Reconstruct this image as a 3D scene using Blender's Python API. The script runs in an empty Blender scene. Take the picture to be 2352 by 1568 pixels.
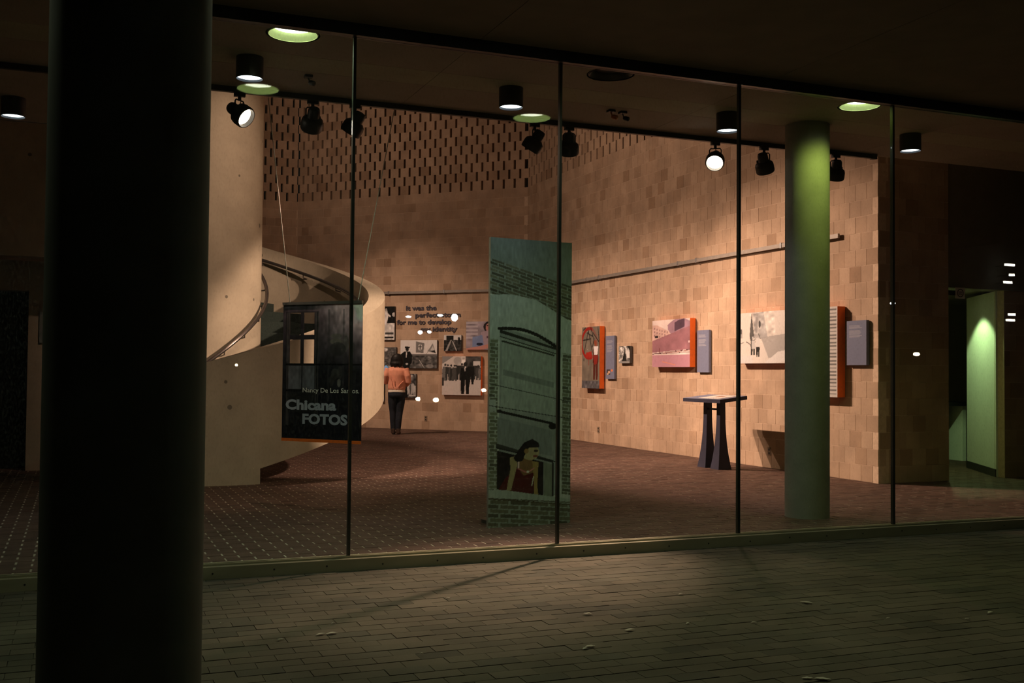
import bpy, bmesh, math, random
import numpy as np
from math import sin, cos, radians, pi, sqrt, atan, atan2
from mathutils import Vector, Matrix

random.seed(7); rng = np.random.default_rng(7)
S = bpy.context.scene
COL = S.collection

# ------------------------------------------------------------------ camera
FPX, CAMZ = 2450.0, 1.3
_p = atan((854.0-784)/FPX); _a = radians(22.1); _r = 0.0085
FW = Vector((sin(_a)*cos(_p), cos(_a)*cos(_p), sin(_p)))
R0 = Vector((cos(_a), -sin(_a), 0)); U0 = R0.cross(FW)
RT = R0*cos(_r)+U0*sin(_r); UP = U0*cos(_r)-R0*sin(_r)
CAM = Vector((0, 0, CAMZ))
cam = bpy.data.cameras.new('camera'); camo = bpy.data.objects.new('camera', cam); COL.objects.link(camo)
cam.sensor_width = 36; cam.lens = FPX/2352*36; cam.clip_end = 300
M3 = Matrix((RT, UP, -FW)).transposed()
camo.matrix_world = Matrix.Translation(CAM) @ M3.to_4x4()
S.camera = camo
def proj(P):
    d = Vector(P)-CAM; k = d.dot(FW)
    return 1176+FPX*d.dot(RT)/k, 784-FPX*d.dot(UP)/k, k
def ray(x, y): return FW+RT*((x-1176)/FPX)-UP*((y-784)/FPX)
def ony(x, y, Y): v = ray(x, y); return CAM+v*(Y/v.y)
def onz(x, y, z): v = ray(x, y); return CAM+v*((z-CAMZ)/v.z)

# ------------------------------------------------------------------ world, view
W = bpy.data.worlds.new('night'); S.world = W; W.use_nodes = True
W.node_tree.nodes['Background'].inputs[0].default_value = (.55, .6, .5, 1)
W.node_tree.nodes['Background'].inputs[1].default_value = .0035
vs = S.view_settings; vs.view_transform = 'Standard'; vs.look = 'None'; vs.gamma = 1; vs.use_curve_mapping = False
vs.exposure = 0.0
S.cycles.max_bounces = 5; S.cycles.diffuse_bounces = 3; S.cycles.glossy_bounces = 3; S.cycles.transparent_max_bounces = 12
S.cycles.use_adaptive_sampling = True; S.cycles.adaptive_threshold = .04
S.cycles.caustics_reflective = False; S.cycles.caustics_refractive = False
S.cycles.sample_clamp_indirect = 3

WARM = (1.0, .62, .46); GREEN = (.80, 1.0, .17); COOL = (.80, .88, 1.0); PALE = (.86, 1.0, .66)
SPOT_W = 1.0      # overall factor on the track spots
EXT_W = 27.0      # exterior downlight power
INT_W = 95.0      # interior downlight power

def lamp(name, kind, loc, power, color, target=None, size=60, blend=.3, radius=.05, parent=None):
    d = bpy.data.lights.new(name, kind); o = bpy.data.objects.new(name, d); COL.objects.link(o)
    d.energy = power; d.color = color
    if kind == 'SPOT':
        d.spot_size = radians(size); d.spot_blend = blend
    d.shadow_soft_size = radius
    o.location = loc
    if target is not None:
        o.rotation_euler = (Vector(target)-Vector(loc)).to_track_quat('-Z', 'Y').to_euler()
    return o

# ------------------------------------------------------------------ materials
MATS = {}
def nodes_of(m):
    m.use_nodes = True
    return m.node_tree.nodes, m.node_tree.links, m.node_tree.nodes['Principled BSDF']
def pmat(name, rgb, rough=.6, metal=0., var=.12, scale=14., bump=0., spec=.3, pits=0., detail=2, stretch=(1,1,1)):
    if name in MATS: return MATS[name]
    m = bpy.data.materials.new(name); N, L, B = nodes_of(m); MATS[name] = m
    B.inputs['Roughness'].default_value = rough; B.inputs['Metallic'].default_value = metal
    B.inputs['Specular IOR Level'].default_value = spec
    tc = N.new('ShaderNodeTexCoord'); mp = N.new('ShaderNodeMapping'); mp.inputs['Scale'].default_value = stretch
    L.new(tc.outputs['Object'], mp.inputs[0])
    nz = N.new('ShaderNodeTexNoise'); nz.inputs['Scale'].default_value = scale; nz.inputs['Detail'].default_value = detail
    L.new(mp.outputs[0], nz.inputs[0])
    rp = N.new('ShaderNodeValToRGB'); rp.color_ramp.elements[0].position = .3; rp.color_ramp.elements[1].position = .7
    a = [max(0, c*(1-var)) for c in rgb]; b = [min(1, c*(1+var)) for c in rgb]
    rp.color_ramp.elements[0].color = (*a, 1); rp.color_ramp.elements[1].color = (*b, 1)
    L.new(nz.outputs[0], rp.inputs[0])
    out = rp.outputs[0]
    if pits:
        vo = N.new('ShaderNodeTexVoronoi'); vo.inputs['Scale'].default_value = pits
        L.new(mp.outputs[0], vo.inputs[0])
        lt = N.new('ShaderNodeMath'); lt.operation = 'LESS_THAN'; lt.inputs[1].default_value = .085
        L.new(vo.outputs['Distance'], lt.inputs[0])
        mx = N.new('ShaderNodeMix'); mx.data_type = 'RGBA'; mx.inputs['B'].default_value = (*[c*.35 for c in rgb], 1)
        L.new(lt.outputs[0], mx.inputs['Factor']); L.new(out, mx.inputs['A']); out = mx.outputs['Result']
    L.new(out, B.inputs['Base Color'])
    if bump:
        bp = N.new('ShaderNodeBump'); bp.inputs['Strength'].default_value = bump; bp.inputs['Distance'].default_value = .01
        L.new(nz.outputs[0], bp.inputs['Height']); L.new(bp.outputs[0], B.inputs['Normal'])
    return m
def emat(name, rgb, strength):
    if name in MATS: return MATS[name]
    m = bpy.data.materials.new(name); N, L, B = nodes_of(m); MATS[name] = m
    N.remove(B); e = N.new('ShaderNodeEmission'); e.inputs[0].default_value = (*rgb, 1); e.inputs[1].default_value = strength
    L.new(e.outputs[0], N['Material Output'].inputs[0])
    if not name.startswith('lamp_'): m.cycles.emission_sampling = 'NONE'      # tiny emitters: found by bounces, not sampled one by one
    return m
def piece_mat(name, ramp, rough=.8, spec=.25, nscale=9., nvar=.18, bump=.15, mott=0.):
    """masonry whose tone differs from piece to piece (per object and per mesh island)"""
    m = bpy.data.materials.new(name); N, L, B = nodes_of(m); MATS[name] = m
    B.inputs['Roughness'].default_value = rough; B.inputs['Specular IOR Level'].default_value = spec
    g = N.new('ShaderNodeNewGeometry'); oi = N.new('ShaderNodeObjectInfo')
    ad = N.new('ShaderNodeMath'); ad.operation = 'ADD'
    L.new(g.outputs['Random Per Island'], ad.inputs[0]); L.new(oi.outputs['Random'], ad.inputs[1])
    fr = N.new('ShaderNodeMath'); fr.operation = 'FRACT'; L.new(ad.outputs[0], fr.inputs[0])
    rp = N.new('ShaderNodeValToRGB'); cr = rp.color_ramp
    while len(cr.elements) < len(ramp): cr.elements.new(.5)
    for e, (p, c) in zip(cr.elements, ramp): e.position = p; e.color = (*c, 1)
    L.new(fr.outputs[0], rp.inputs[0])
    nz = N.new('ShaderNodeTexNoise'); nz.inputs['Scale'].default_value = nscale; nz.inputs['Detail'].default_value = 2
    L.new(g.outputs['Position'], nz.inputs[0])
    mr = N.new('ShaderNodeMapRange'); mr.inputs[1].default_value = .3; mr.inputs[2].default_value = .7
    mr.inputs[3].default_value = 1-nvar; mr.inputs[4].default_value = 1+nvar
    L.new(nz.outputs[0], mr.inputs[0])
    mu = N.new('ShaderNodeMix'); mu.data_type = 'RGBA'; mu.blend_type = 'MULTIPLY'; mu.inputs['Factor'].default_value = 1
    L.new(rp.outputs[0], mu.inputs['A']); L.new(mr.outputs[0], mu.inputs['B'])
    out = mu.outputs['Result']
    L.new(out, B.inputs['Base Color'])
    if bump:
        n2 = N.new('ShaderNodeTexNoise'); n2.inputs['Scale'].default_value = 120; L.new(g.outputs['Position'], n2.inputs[0])
        bp = N.new('ShaderNodeBump'); bp.inputs['Strength'].default_value = bump; bp.inputs['Distance'].default_value = .004
        L.new(n2.outputs[0], bp.inputs['Height']); L.new(bp.outputs[0], B.inputs['Normal'])
    return m
def print_mat(name, rough=.45, spec=.25):
    if name in MATS: return MATS[name]
    m = bpy.data.materials.new(name); N, L, B = nodes_of(m); MATS[name] = m
    B.inputs['Roughness'].default_value = rough; B.inputs['Specular IOR Level'].default_value = spec
    at = N.new('ShaderNodeAttribute'); at.attribute_name = 'Col'; L.new(at.outputs['Color'], B.inputs['Base Color']); return m
def glass_mat():
    m = bpy.data.materials.new('window_glass'); N, L, B = nodes_of(m); N.remove(B)
    g = N.new('ShaderNodeNewGeometry'); dt = N.new('ShaderNodeVectorMath'); dt.operation = 'DOT_PRODUCT'
    L.new(g.outputs['Incoming'], dt.inputs[0]); L.new(g.outputs['Normal'], dt.inputs[1])
    ab = N.new('ShaderNodeMath'); ab.operation = 'ABSOLUTE'; L.new(dt.outputs['Value'], ab.inputs[0])
    om = N.new('ShaderNodeMath'); om.operation = 'SUBTRACT'; om.inputs[0].default_value = 1; L.new(ab.outputs[0], om.inputs[1])
    pw = N.new('ShaderNodeMath'); pw.operation = 'POWER'; pw.inputs[1].default_value = 5; L.new(om.outputs[0], pw.inputs[0])
    ma = N.new('ShaderNodeMath'); ma.operation = 'MULTIPLY_ADD'; ma.inputs[1].default_value = .96; ma.inputs[2].default_value = .043; L.new(pw.outputs[0], ma.inputs[0])
    tr = N.new('ShaderNodeBsdfTransparent'); tr.inputs[0].default_value = (.955, .985, .965, 1)
    gl = N.new('ShaderNodeBsdfGlossy'); gl.inputs['Roughness'].default_value = 0.0
    m1 = N.new('ShaderNodeMixShader'); L.new(ma.outputs[0], m1.inputs[0]); L.new(tr.outputs[0], m1.inputs[1]); L.new(gl.outputs[0], m1.inputs[2])
    # dust and dried drips on the pane
    tc = N.new('ShaderNodeTexCoord'); mp = N.new('ShaderNodeMapping'); mp.inputs['Scale'].default_value = (1, 1, .45)
    L.new(tc.outputs['Object'], mp.inputs[0])
    n1 = N.new('ShaderNodeTexNoise'); n1.inputs['Scale'].default_value = 95; n1.inputs['Detail'].default_value = 2; L.new(mp.outputs[0], n1.inputs[0])
    mr = N.new('ShaderNodeMapRange'); mr.inputs[1].default_value = .52; mr.inputs[2].default_value = .74; mr.inputs[3].default_value = .003; mr.inputs[4].default_value = .06
    L.new(n1.outputs[0], mr.inputs[0])
    df = N.new('ShaderNodeBsdfDiffuse'); df.inputs[0].default_value = (.8, .8, .78, 1)
    m2 = N.new('ShaderNodeMixShader'); L.new(mr.outputs[0], m2.inputs[0]); L.new(m1.outputs[0], m2.inputs[1]); L.new(df.outputs[0], m2.inputs[2])
    L.new(m2.outputs[0], N['Material Output'].inputs[0]); return m

CONC = pmat('concrete', (.40, .35, .26), .85, var=.10, scale=3.2, bump=.25, pits=2.6, detail=4)
CONC2 = pmat('concrete_column', (.30, .30, .25), .8, var=.08, scale=5, bump=.15)
PILLAR = pmat('pillar_paint', (.17, .175, .145), .8, var=.08, scale=5, bump=.1)
PLASTER = pmat('soffit_plaster', (.20, .175, .125), .9, var=.08, scale=4)
CEILM = pmat('ceiling_plaster', (.33, .285, .235), .9, var=.06, scale=3)
CEILB = pmat('ceiling_band', (.36, .34, .25), .9, var=.06, scale=3)
DARK = pmat('dark_metal', (.02, .02, .019), .45, var=.15, spec=.5)
BLACK = pmat('black_powder_coat', (.014, .014, .015), .5, var=.2, spec=.4)
JOINT = pmat('silicone_joint', (.02, .025, .018), .3, var=.2, spec=.6)
SILLM = pmat('bronze_sill', (.34, .32, .21), .55, metal=.0, var=.12, scale=9, stretch=(.3, 1, 1))
MORTAR = pmat('wall_mortar', (.60, .455, .335), .95, var=.1, scale=20)
FMORT = pmat('floor_mortar', (.42, .37, .29), .95, var=.2, scale=12)
XMORT = pmat('pavement_joint', (.035, .03, .02), .95, var=.3, scale=12)
BLOCK = piece_mat('block_face', [(0, (.315, .21, .137)), (.07, (.36, .25, .168)), (.2, (.40, .285, .198)), (.55, (.43, .31, .217)), (.88, (.455, .333, .237)), (1, (.385, .272, .187))], nscale=3.0, nvar=.14)
BRICKF = piece_mat('floor_brick', [(0, (.07, .042, .033)), (.4, (.094, .056, .043)), (.7, (.108, .065, .05)), (1, (.08, .05, .04))], rough=.65, spec=.2, nscale=6, nvar=.18)
BRICKX = piece_mat('pavement_brick', [(0, (.11, .105, .078)), (.35, (.132, .122, .09)), (.7, (.145, .13, .097)), (.9, (.12, .115, .088)), (1, (.09, .088, .068))], rough=.9, spec=.1, nscale=1.6, nvar=.22)
WHITEP = pmat('white_paint', (.72, .74, .68), .7, var=.03, scale=4)
ALU = pmat('aluminium', (.55, .55, .56), .32, metal=.9, var=.08)
RAILM = pmat('rail_metal', (.27, .245, .22), .5, metal=.4, var=.08)
STEEL = pmat('handrail_steel', (.16, .14, .13), .28, metal=.8, var=.1)
CARPET = pmat('stair_carpet', (.018, .028, .024), .95, var=.3, scale=60)
ORANGE = pmat('orange_edge', (.95, .18, .02), .6, var=.04)
BLUEG = pmat('slate_blue_panel', (.17, .19, .28), .6, var=.05)
NAVY = pmat('navy_stand', (.022, .023, .045), .55, var=.15)
PAPERM = pmat('paper', (.8, .78, .74), .7, var=.02)
PRINT = print_mat('photo_print'); PRINTM = print_mat('banner_print', .35, .4); PANELP = print_mat('panel_print', .5, .3)
GLASS = glass_mat()

# ------------------------------------------------------------------ mesh helpers
class MB:
    def __init__(s): s.v = []; s.f = []; s.mi = []
    def quad(s, *p, m=0):
        n = len(s.v); s.v += [tuple(q) for q in p]; s.f.append(tuple(range(n, n+len(p)))); s.mi.append(m)
    def box(s, x0, y0, z0, x1, y1, z1, m=0):
        n = len(s.v); s.v += [(x0,y0,z0),(x1,y0,z0),(x1,y1,z0),(x0,y1,z0),(x0,y0,z1),(x1,y0,z1),(x1,y1,z1),(x0,y1,z1)]
        for f in ((3,2,1,0),(4,5,6,7),(0,1,5,4),(1,2,6,5),(2,3,7,6),(3,0,4,7)): s.f.append(tuple(n+i for i in f)); s.mi.append(m)
    def obox(s, O, a, b, c, m=0):
        """oriented box from corner O with edge vectors a, b, c"""
        O, a, b, c = map(Vector, (O, a, b, c)); n = len(s.v)
        s.v += [tuple(q) for q in (O, O+a, O+a+b, O+b, O+c, O+a+c, O+a+b+c, O+b+c)]
        fl = a.cross(b).dot(c) > 0
        for f in ((3,2,1,0),(4,5,6,7),(0,1,5,4),(1,2,6,5),(2,3,7,6),(3,0,4,7)):
            f = f if fl else f[::-1]; s.f.append(tuple(n+i for i in f)); s.mi.append(m)
    def rings(s, rings, cap=True, closed=True, m=0):
        n = len(s.v); k = len(rings[0])
        for r in rings: s.v += [tuple(p) for p in r]
        for i in range(len(rings)-1):
            for j in range(k if closed else k-1):
                j2 = (j+1) % k; s.f.append((n+i*k+j, n+i*k+j2, n+(i+1)*k+j2, n+(i+1)*k+j)); s.mi.append(m)
        if cap:
            s.f.append(tuple(n+j for j in range(k))[::-1]); s.mi.append(m)
            b = n+(len(rings)-1)*k; s.f.append(tuple(b+j for j in range(k))); s.mi.append(m)
    def lathe(s, prof, O=(0,0,0), ax=(0,0,1), seg=32, cap=True, m=0):
        ax = Vector(ax).normalized(); t = Vector((1,0,0)) if abs(ax.x) < .8 else Vector((0,1,0))
        a = ax.cross(t).normalized(); b = ax.cross(a); O = Vector(O)
        s.rings([[O+ax*h+(a*cos(2*pi*i/seg)+b*sin(2*pi*i/seg))*r for i in range(seg)] for r, h in prof], cap=cap, m=m)
    def tube(s, pts, r, seg=8, cap=True, m=0):
        pts = [Vector(p) for p in pts]; rs = r if hasattr(r, '__len__') else [r]*len(pts); R = []; prev = None
        for i, p in enumerate(pts):
            t = (pts[min(i+1, len(pts)-1)]-pts[max(i-1, 0)]).normalized()
            if prev is None: prev = t.orthogonal().normalized()
            a = (prev-t*prev.dot(t)).normalized(); prev = a; b = t.cross(a)
            R.append([p+(a*cos(2*pi*j/seg)+b*sin(2*pi*j/seg))*rs[i] for j in range(seg)])
        s.rings(R, cap=cap, m=m)
    def mesh(s, name):
        me = bpy.data.meshes.new(name); me.from_pydata(s.v, [], s.f)
        if any(s.mi): me.polygons.foreach_set('material_index', s.mi)
        me.update(); return me
    def build(s, name, mats, parent=None, smooth=False):
        me = s.mesh(name)
        for m in (mats if isinstance(mats, (list, tuple)) else [mats]): me.materials.append(m)
        if smooth:
            bm = bmesh.new(); bm.from_mesh(me); bmesh.ops.recalc_face_normals(bm, faces=bm.faces)
            bm.to_mesh(me); bm.free()
            me.polygons.foreach_set('use_smooth', [True]*len(me.polygons)); me.set_sharp_from_angle(angle=radians(38))
        return obj(name, me, parent)
def obj(name, me, parent=None):
    o = bpy.data.objects.new(name, me); COL.objects.link(o)
    if parent is not None: o.parent = parent
    return o
def tag(o, label, cat, group=None, kind=None):
    if label: o['label'] = label
    if cat: o['category'] = cat
    if group: o['group'] = group
    if kind: o['kind'] = kind
    return o
def thing(name, label, cat, loc=(0,0,0), group=None):
    o = bpy.data.objects.new(name, None); COL.objects.link(o); o.location = loc; o.empty_display_size = .1
    return tag(o, label, cat, group)
def struct(o, label=None, cat=None): o['kind'] = 'structure'; return tag(o, label, cat)
def local(o, p): return Vector(p)-Vector(o.location)

# ------------------------------------------------------------------ plan (metres; x along the glass, y into the room)
YG = 6.93; ZC = 3.60; ZGT = 3.52; YT = 8.85
RWX = 8.90; CORN = Vector((8.90, 21.08, 0)); SQ = 1/sqrt(2)
BL = Vector((-SQ, SQ, 0)); BN = Vector((-SQ, -SQ, 0)); BLEN = 5.88      # back wall: direction to the left, normal into the room
FARC = CORN+BL*BLEN; ZTOP = 8.0
CH = .2032

def area_of(P, n, w, h):
    x, y, k = proj(P)
    if k < .5 or not (-40 < x < 2392 and -40 < y < 1608): return 0
    d = (CAM-Vector(P)); cs = abs(d.normalized().dot(n))
    if 100 < x < 478: return 0                                   # hidden behind the foreground pillar
    return w*h*cs*FPX**2/d.length_squared

# ---- brick floors
def brick_field(root, name, x0, x1, y0, y1, L, Wd, gx, gy, top, mat, cut=None, blocked=None):
    cand = []; j = 0; y = y0
    while y < y1-1e-6:
        x = x0-(L/2 if j % 2 else 0)
        while x < x1:
            a, b = max(x, x0), min(x+L, x1)
            if b-a > .03 and not (cut and cut((a+b)/2, y+Wd/2)): cand.append((a+gx/2, b-gx/2, y+gy/2, y+Wd-gy/2))
            x += L
        y += Wd; j += 1
    def score(c):
        P = ((c[0]+c[1])/2, (c[2]+c[3])/2, top)
        if blocked and blocked(*proj(P)[:2]): return 0
        return area_of(P, Vector((0,0,1)), c[1]-c[0], c[3]-c[2])
    sc = np.array([score(c) for c in cand]); order = np.argsort(-sc)
    big = set(int(i) for i in order[:300] if sc[i] > 0)
    ub = MB(); D = .03
    e = .0015
    ub.v = [(-.5,-.5,-1),(.5,-.5,-1),(.5,.5,-1),(-.5,.5,-1),(-.5,-.5,0),(.5,-.5,0),(.5,.5,0),(-.5,.5,0)]
    ub.f = [(4,5,6,7),(0,1,5,4),(1,2,6,5),(2,3,7,6),(3,0,4,7)]; ub.mi = [0]*5
    ume = ub.mesh(name); ume.materials.append(mat)
    rest = MB()
    for i, c in enumerate(cand):
        dz = random.uniform(-.0012, .0012); th = random.uniform(-.0015, .0015)
        if i in big:
            o = obj(name, ume, root); o.location = ((c[0]+c[1])/2, (c[2]+c[3])/2, top+dz); o.scale = (c[1]-c[0], c[3]-c[2], D)
        else:
            n = len(rest.v); a, b, d, f_ = c; z = top+dz
            rest.v += [(a,d,z-D),(b,d,z-D),(b,f_,z-D),(a,f_,z-D),(a,d,z),(b,d,z),(b,f_,z),(a,f_,z)]
            for f in ((4,5,6,7),(0,1,5,4),(1,2,6,5),(2,3,7,6),(3,0,4,7)): rest.f.append(tuple(n+k for k in f)); rest.mi.append(0)
    r = rest.build(name+'_field', mat, root); r['kind'] = 'stuff'

# pavement outside
mb = MB(); mb.box(-30, -45, -.3, 40, 1.4, -.004); mb.box(-30, 1.4, -.3, 40, YG-.06, -.006)
pav = struct(mb.build('pavement', XMORT), 'greenish brown brick pavement outside the glass wall', 'pavement')
brick_field(pav, 'paving_brick', -2.6, 9.8, 1.4, YG-.075, .203, .1015, .003, .006, 0.0, BRICKX)
# gallery floor
mb = MB(); mb.box(-7, YG-.06, -.3, 14, 27, -.0022)
flo = struct(mb.build('floor', FMORT), 'reddish brown brick gallery floor with pale joints', 'floor')
brick_field(flo, 'floor_brick', -3.0, 13.0, YG+.06, 25.2, .203, .1015, .014, .003, 0.0, BRICKF,
            cut=lambda x, y: x+y > 30.1 or (x > 9.0 and y > 13.0), blocked=lambda x, y: 1120 < x < 1312)

# ---- block walls
def block_wall(name, P0, u, n, length, z1, label, perf=None, z0=0.0, keep=300, off=0.0, blocked=None):
    P0, u, n = Vector(P0), Vector(u), Vector(n)
    up = Vector((0,0,1)); zb = min(z1, perf*CH if perf else z1)
    mb = MB(); mb.obox(P0-n*.16+up*z0, u*length, n*(.16-.0025), up*(zb-z0))
    mats = [MORTAR]
    if perf:
        mb.obox(P0-n*.42+up*zb, u*length, n*.1, up*(z1-zb), m=1); mats.append(DARK)
    root = struct(mb.build(name, mats), label, 'wall')
    cand = []
    for j in range(int(round(z0/CH)), int(math.ceil(z1/CH-1e-6))):
        pf = perf is not None and j >= perf
        per, bw, gap = (.258, .206, 0) if pf else (CH, CH, .005)
        t = off-(per/2 if j % 2 else 0)
        while t < length:
            a, b = max(t, 0), min(t+bw, length)
            if b-a > .02: cand.append((a+gap/2, b-gap/2, j*CH+(.0005 if pf else .003), min((j+1)*CH, z1)-(.0005 if pf else .003), .16 if pf else .03))
            t += per
    def score(c):
        P = P0+u*((c[0]+c[1])/2)+up*((c[2]+c[3])/2)
        x, y, k = proj(P)
        if blocked and blocked(x, y): return 0
        return area_of(P, n, c[1]-c[0], c[3]-c[2])
    sc = np.array([score(c) for c in cand]); order = np.argsort(-sc); big = set(int(i) for i in order[:keep] if sc[i] > 0)
    V = [(0,0,0),(1,0,0),(1,0,1),(0,0,1),(0,-1,0),(1,-1,0),(1,-1,1),(0,-1,1)]       # x along u, y along n, z up
    F = [(0,3,2,1),(0,1,5,4),(1,2,6,5),(2,3,7,6),(3,0,4,7)]
    me = bpy.data.meshes.new(name+'_block'); me.from_pydata(V, [], F)
    bm = bmesh.new(); bm.from_mesh(me); bmesh.ops.recalc_face_normals(bm, faces=bm.faces); bm.to_mesh(me); bm.free()
    me.materials.append(BLOCK); rest = MB()
    Mx = Matrix((u, n, up)).transposed().to_4x4()
    if u.cross(n).z < 0: me.flip_normals()
    for i, (a, b, c, d, t) in enumerate(cand):
        pr = random.uniform(-.001, .001)
        if i in big:
            o = obj('block', me, root)
            o.matrix_local = Matrix.Translation(P0+u*a+up*c+n*pr) @ Mx @ Matrix.Diagonal((b-a, t, d-c, 1))
        else:
            k = len(rest.v)
            rest.v += [tuple(P0+u*(a+(b-a)*p[0])+n*(t*p[1]+pr)+up*(c+(d-c)*p[2])) for p in V]
            for f in F: rest.f.append(tuple(k+q for q in f)); rest.mi.append(0)
    if rest.v: r = rest.build('block_field', BLOCK, root); r['kind'] = 'stuff'
    return root
inpanel = lambda x, y: 1122 < x < 1312 and 546 < y < 1212
above = lambda x, y: y < 195+(x-487)*.112
wall_right = block_wall('wall_right', (RWX, 10.22, 0), (0,1,0), (-1,0,0), 21.08-10.22, ZTOP, 'warm lit tan block wall on the right with framed prints', perf=26, off=.1, blocked=lambda x, y: above(x, y) or 1802 < x < 1905)
wall_back = block_wall('wall_back', CORN, BL, BN, BLEN, ZTOP, 'tan block wall at the back with pierced upper courses', perf=26, off=.08, blocked=lambda x, y: above(x, y) or inpanel(x, y) or x < 880 and y > 600)
wall_far = block_wall('wall_far', FARC, (-1,0,0), (0,-1,0), 5.2, ZTOP, 'dim narrow block wall beside the concrete drum', perf=26, off=.02, keep=140, blocked=lambda x, y: above(x, y) or x < 590)
wall_end = block_wall('wall_end', (RWX+.02, 10.22, 0), (1,0,0), (0,-1,0), 1.08, ZTOP, 'dark block end wall between gallery and green lit corridor', keep=110, blocked=lambda x, y: y < 380)
mb = MB(); mb.box(RWX+.18, 10.4, 0, 9.98, 20.5, ZTOP); struct(mb.build('wall_core', MORTAR), 'solid core behind the right block wall', 'wall')

# ---- closing walls, ceilings
def wallbox(name, b, mat, label): mb = MB(); mb.box(*b); return struct(mb.build(name, mat), label, 'wall')
wallbox('wall_side', (-7, YG, 0, -6.8, 26, ZTOP), CONC, 'plain concrete side wall at the far left')
wallbox('wall_fascia', (-7, 8.90, ZC+.05, 14, 9.05, ZTOP), CONC, 'concrete fascia above the lighting track')
mb = MB(); mb.box(-7, 8.9, ZTOP, 14, 27, ZTOP+.2); struct(mb.build('ceiling_upper', PLASTER), 'high ceiling over the gallery hall', 'ceiling')
def panel_holed(mb, x0, x1, y0, y1, z0, z1, hole=None, seg=40):
    if not hole: mb.box(x0, y0, z0, x1, y1, z1); return
    hx, hy, r = hole; h = r+.05
    mb.box(x0, y0, z0, x1, hy-h, z1); mb.box(x0, hy+h, z0, x1, y1, z1); mb.box(x0, hy-h, z0, hx-h, hy+h, z1); mb.box(hx+h, hy-h, z0, x1, hy+h, z1)
    ci, sq = [], []
    for i in range(seg):
        a = 2*pi*i/seg; c, s = cos(a), sin(a); m = h/max(abs(c), abs(s)); ci.append((hx+r*c, hy+r*s)); sq.append((hx+m*c, hy+m*s))
    for i in range(seg):
        j = (i+1) % seg
        mb.quad((*ci[i], z0), (*ci[j], z0), (*sq[j], z0), (*sq[i], z0))
        mb.quad((*ci[i], z0), (*ci[i], z1), (*ci[j], z1), (*ci[j], z0))
HX = [1.32, 3.76, 6.15]; YI, YX, HR = 7.285, 5.03, .172
g = .004
mb = MB(); mb.box(-7, YG, ZC+.03, 14, 8.9, ZC+.06); ce = struct(mb.build('ceiling', DARK), 'low plaster ceiling just inside the glass wall', 'ceiling')
# (cut the backing where the recessed lights go up)
bpy.data.objects.remove(ce)
ce = thing('ceiling', 'low plaster ceiling strip just inside the glass wall', 'ceiling'); ce['kind'] = 'structure'
xs = [.10+2.44*k for k in range(-3, 7)]
for k in range(len(xs)-1):
    a, b = xs[k]+g/2, xs[k+1]-g/2
    hole = [(hx, YI, HR) for hx in HX if a < hx < b]
    mb = MB(); panel_holed(mb, a, b, YG+.02, 7.77-g/2, ZC, ZC+.03, hole[0] if hole else None); mb.build('ceiling_panel', CEILM, ce)
    mb = MB(); mb.box(a, 7.77+g/2, ZC, b, 8.17-g/2, ZC+.03); mb.build('light_band_panel', CEILB, ce)
    mb = MB(); mb.box(a, 8.17+g/2, ZC, b, 8.90, ZC+.03); mb.build('ceiling_panel', CEILM, ce)
mb = MB(); mb.box(-7, YG, ZC+.4, 14, 8.9, ZC+.45); mb.build('backing', DARK, ce)
mb = MB(); mb.box(-6.8, 8.90, ZC, -.1, 10.9, ZC+.03); mb.build('ceiling_panel', CEILM, ce)
so = thing('ceiling_outside', 'dark plaster soffit over the pavement outside', 'ceiling'); so['kind'] = 'structure'
ys = [-4.0, -.4, 3.2, YG-.05]
for k in range(len(xs)-1):
    for q in range(3):
        a, b = xs[k]+g/2, xs[k+1]-g/2
        hole = [(hx, YX, HR) for hx in HX+[HX[0]-2.44] if a < hx < b] if q == 2 else None
        mb = MB(); panel_holed(mb, a, b, ys[q]+g/2, ys[q+1]-g/2, ZC, ZC+.03, hole[0] if hole else None); mb.build('soffit_panel', PLASTER, so)
mb = MB(); mb.box(-7, -4, ZC+.4, 14, YG, ZC+.45); mb.build('backing', DARK, so)

# ---- glass wall: panes, joints, sill, header
JX = [-4.34, -2.84, -1.34, .16, 1.665, 3.172, 4.69, 6.185, 7.69, 9.19, 10.69, 12.19]
for i in range(len(JX)-1):
    mb = MB(); mb.box(JX[i]+.011, YG-.006, .08, JX[i+1]-.011, YG+.006, ZGT)
    struct(mb.build('window_%d' % (i+1), GLASS), 'clear glass pane %s' % (['at the far left edge', 'at the far left', 'left of the black pillar', 'behind the black pillar', 'in front of the hanging banner', 'in front of the standing photo panel', 'in front of the street photo', 'in front of the lit column', 'at the dark end wall', 'before the green corridor', 'at the far right edge'][i]), 'window')
for i, x in enumerate(JX):
    mb = MB(); mb.box(x-.0095, YG-.016, .078, x+.0095, YG+.016, ZGT+.002)
    struct(mb.build('trim_%d' % (i+3), JOINT))
mb = MB(); mb.box(-6.8, YG-.075, -.02, 14, YG+.045, .074); mb.box(-6.8, YG-.03, .074, 14, YG-.012, .086); mb.box(-6.8, YG+.012, .074, 14, YG+.03, .086)
sill = struct(mb.build('trim_1', SILLM), 'low bronze sill along the foot of the glass', 'trim')
sm = MB(); sm.lathe([(.0045, 0), (.006, .002), (.006, .0025)], ax=(0,-1,0), seg=8); sme = sm.mesh('screw'); sme.materials.append(DARK)
for k in range(26):
    o = obj('screw', sme, sill); o.location = (-1.0+.36*k+random.uniform(-.03, .03), YG-.0745, .036+random.uniform(-.006, .006))
mb = MB(); mb.box(-6.8, YG-.05, ZGT, 14, YG+.02, ZC+.03); struct(mb.build('trim_2', DARK), 'dark header along the top of the glass', 'trim')

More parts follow.
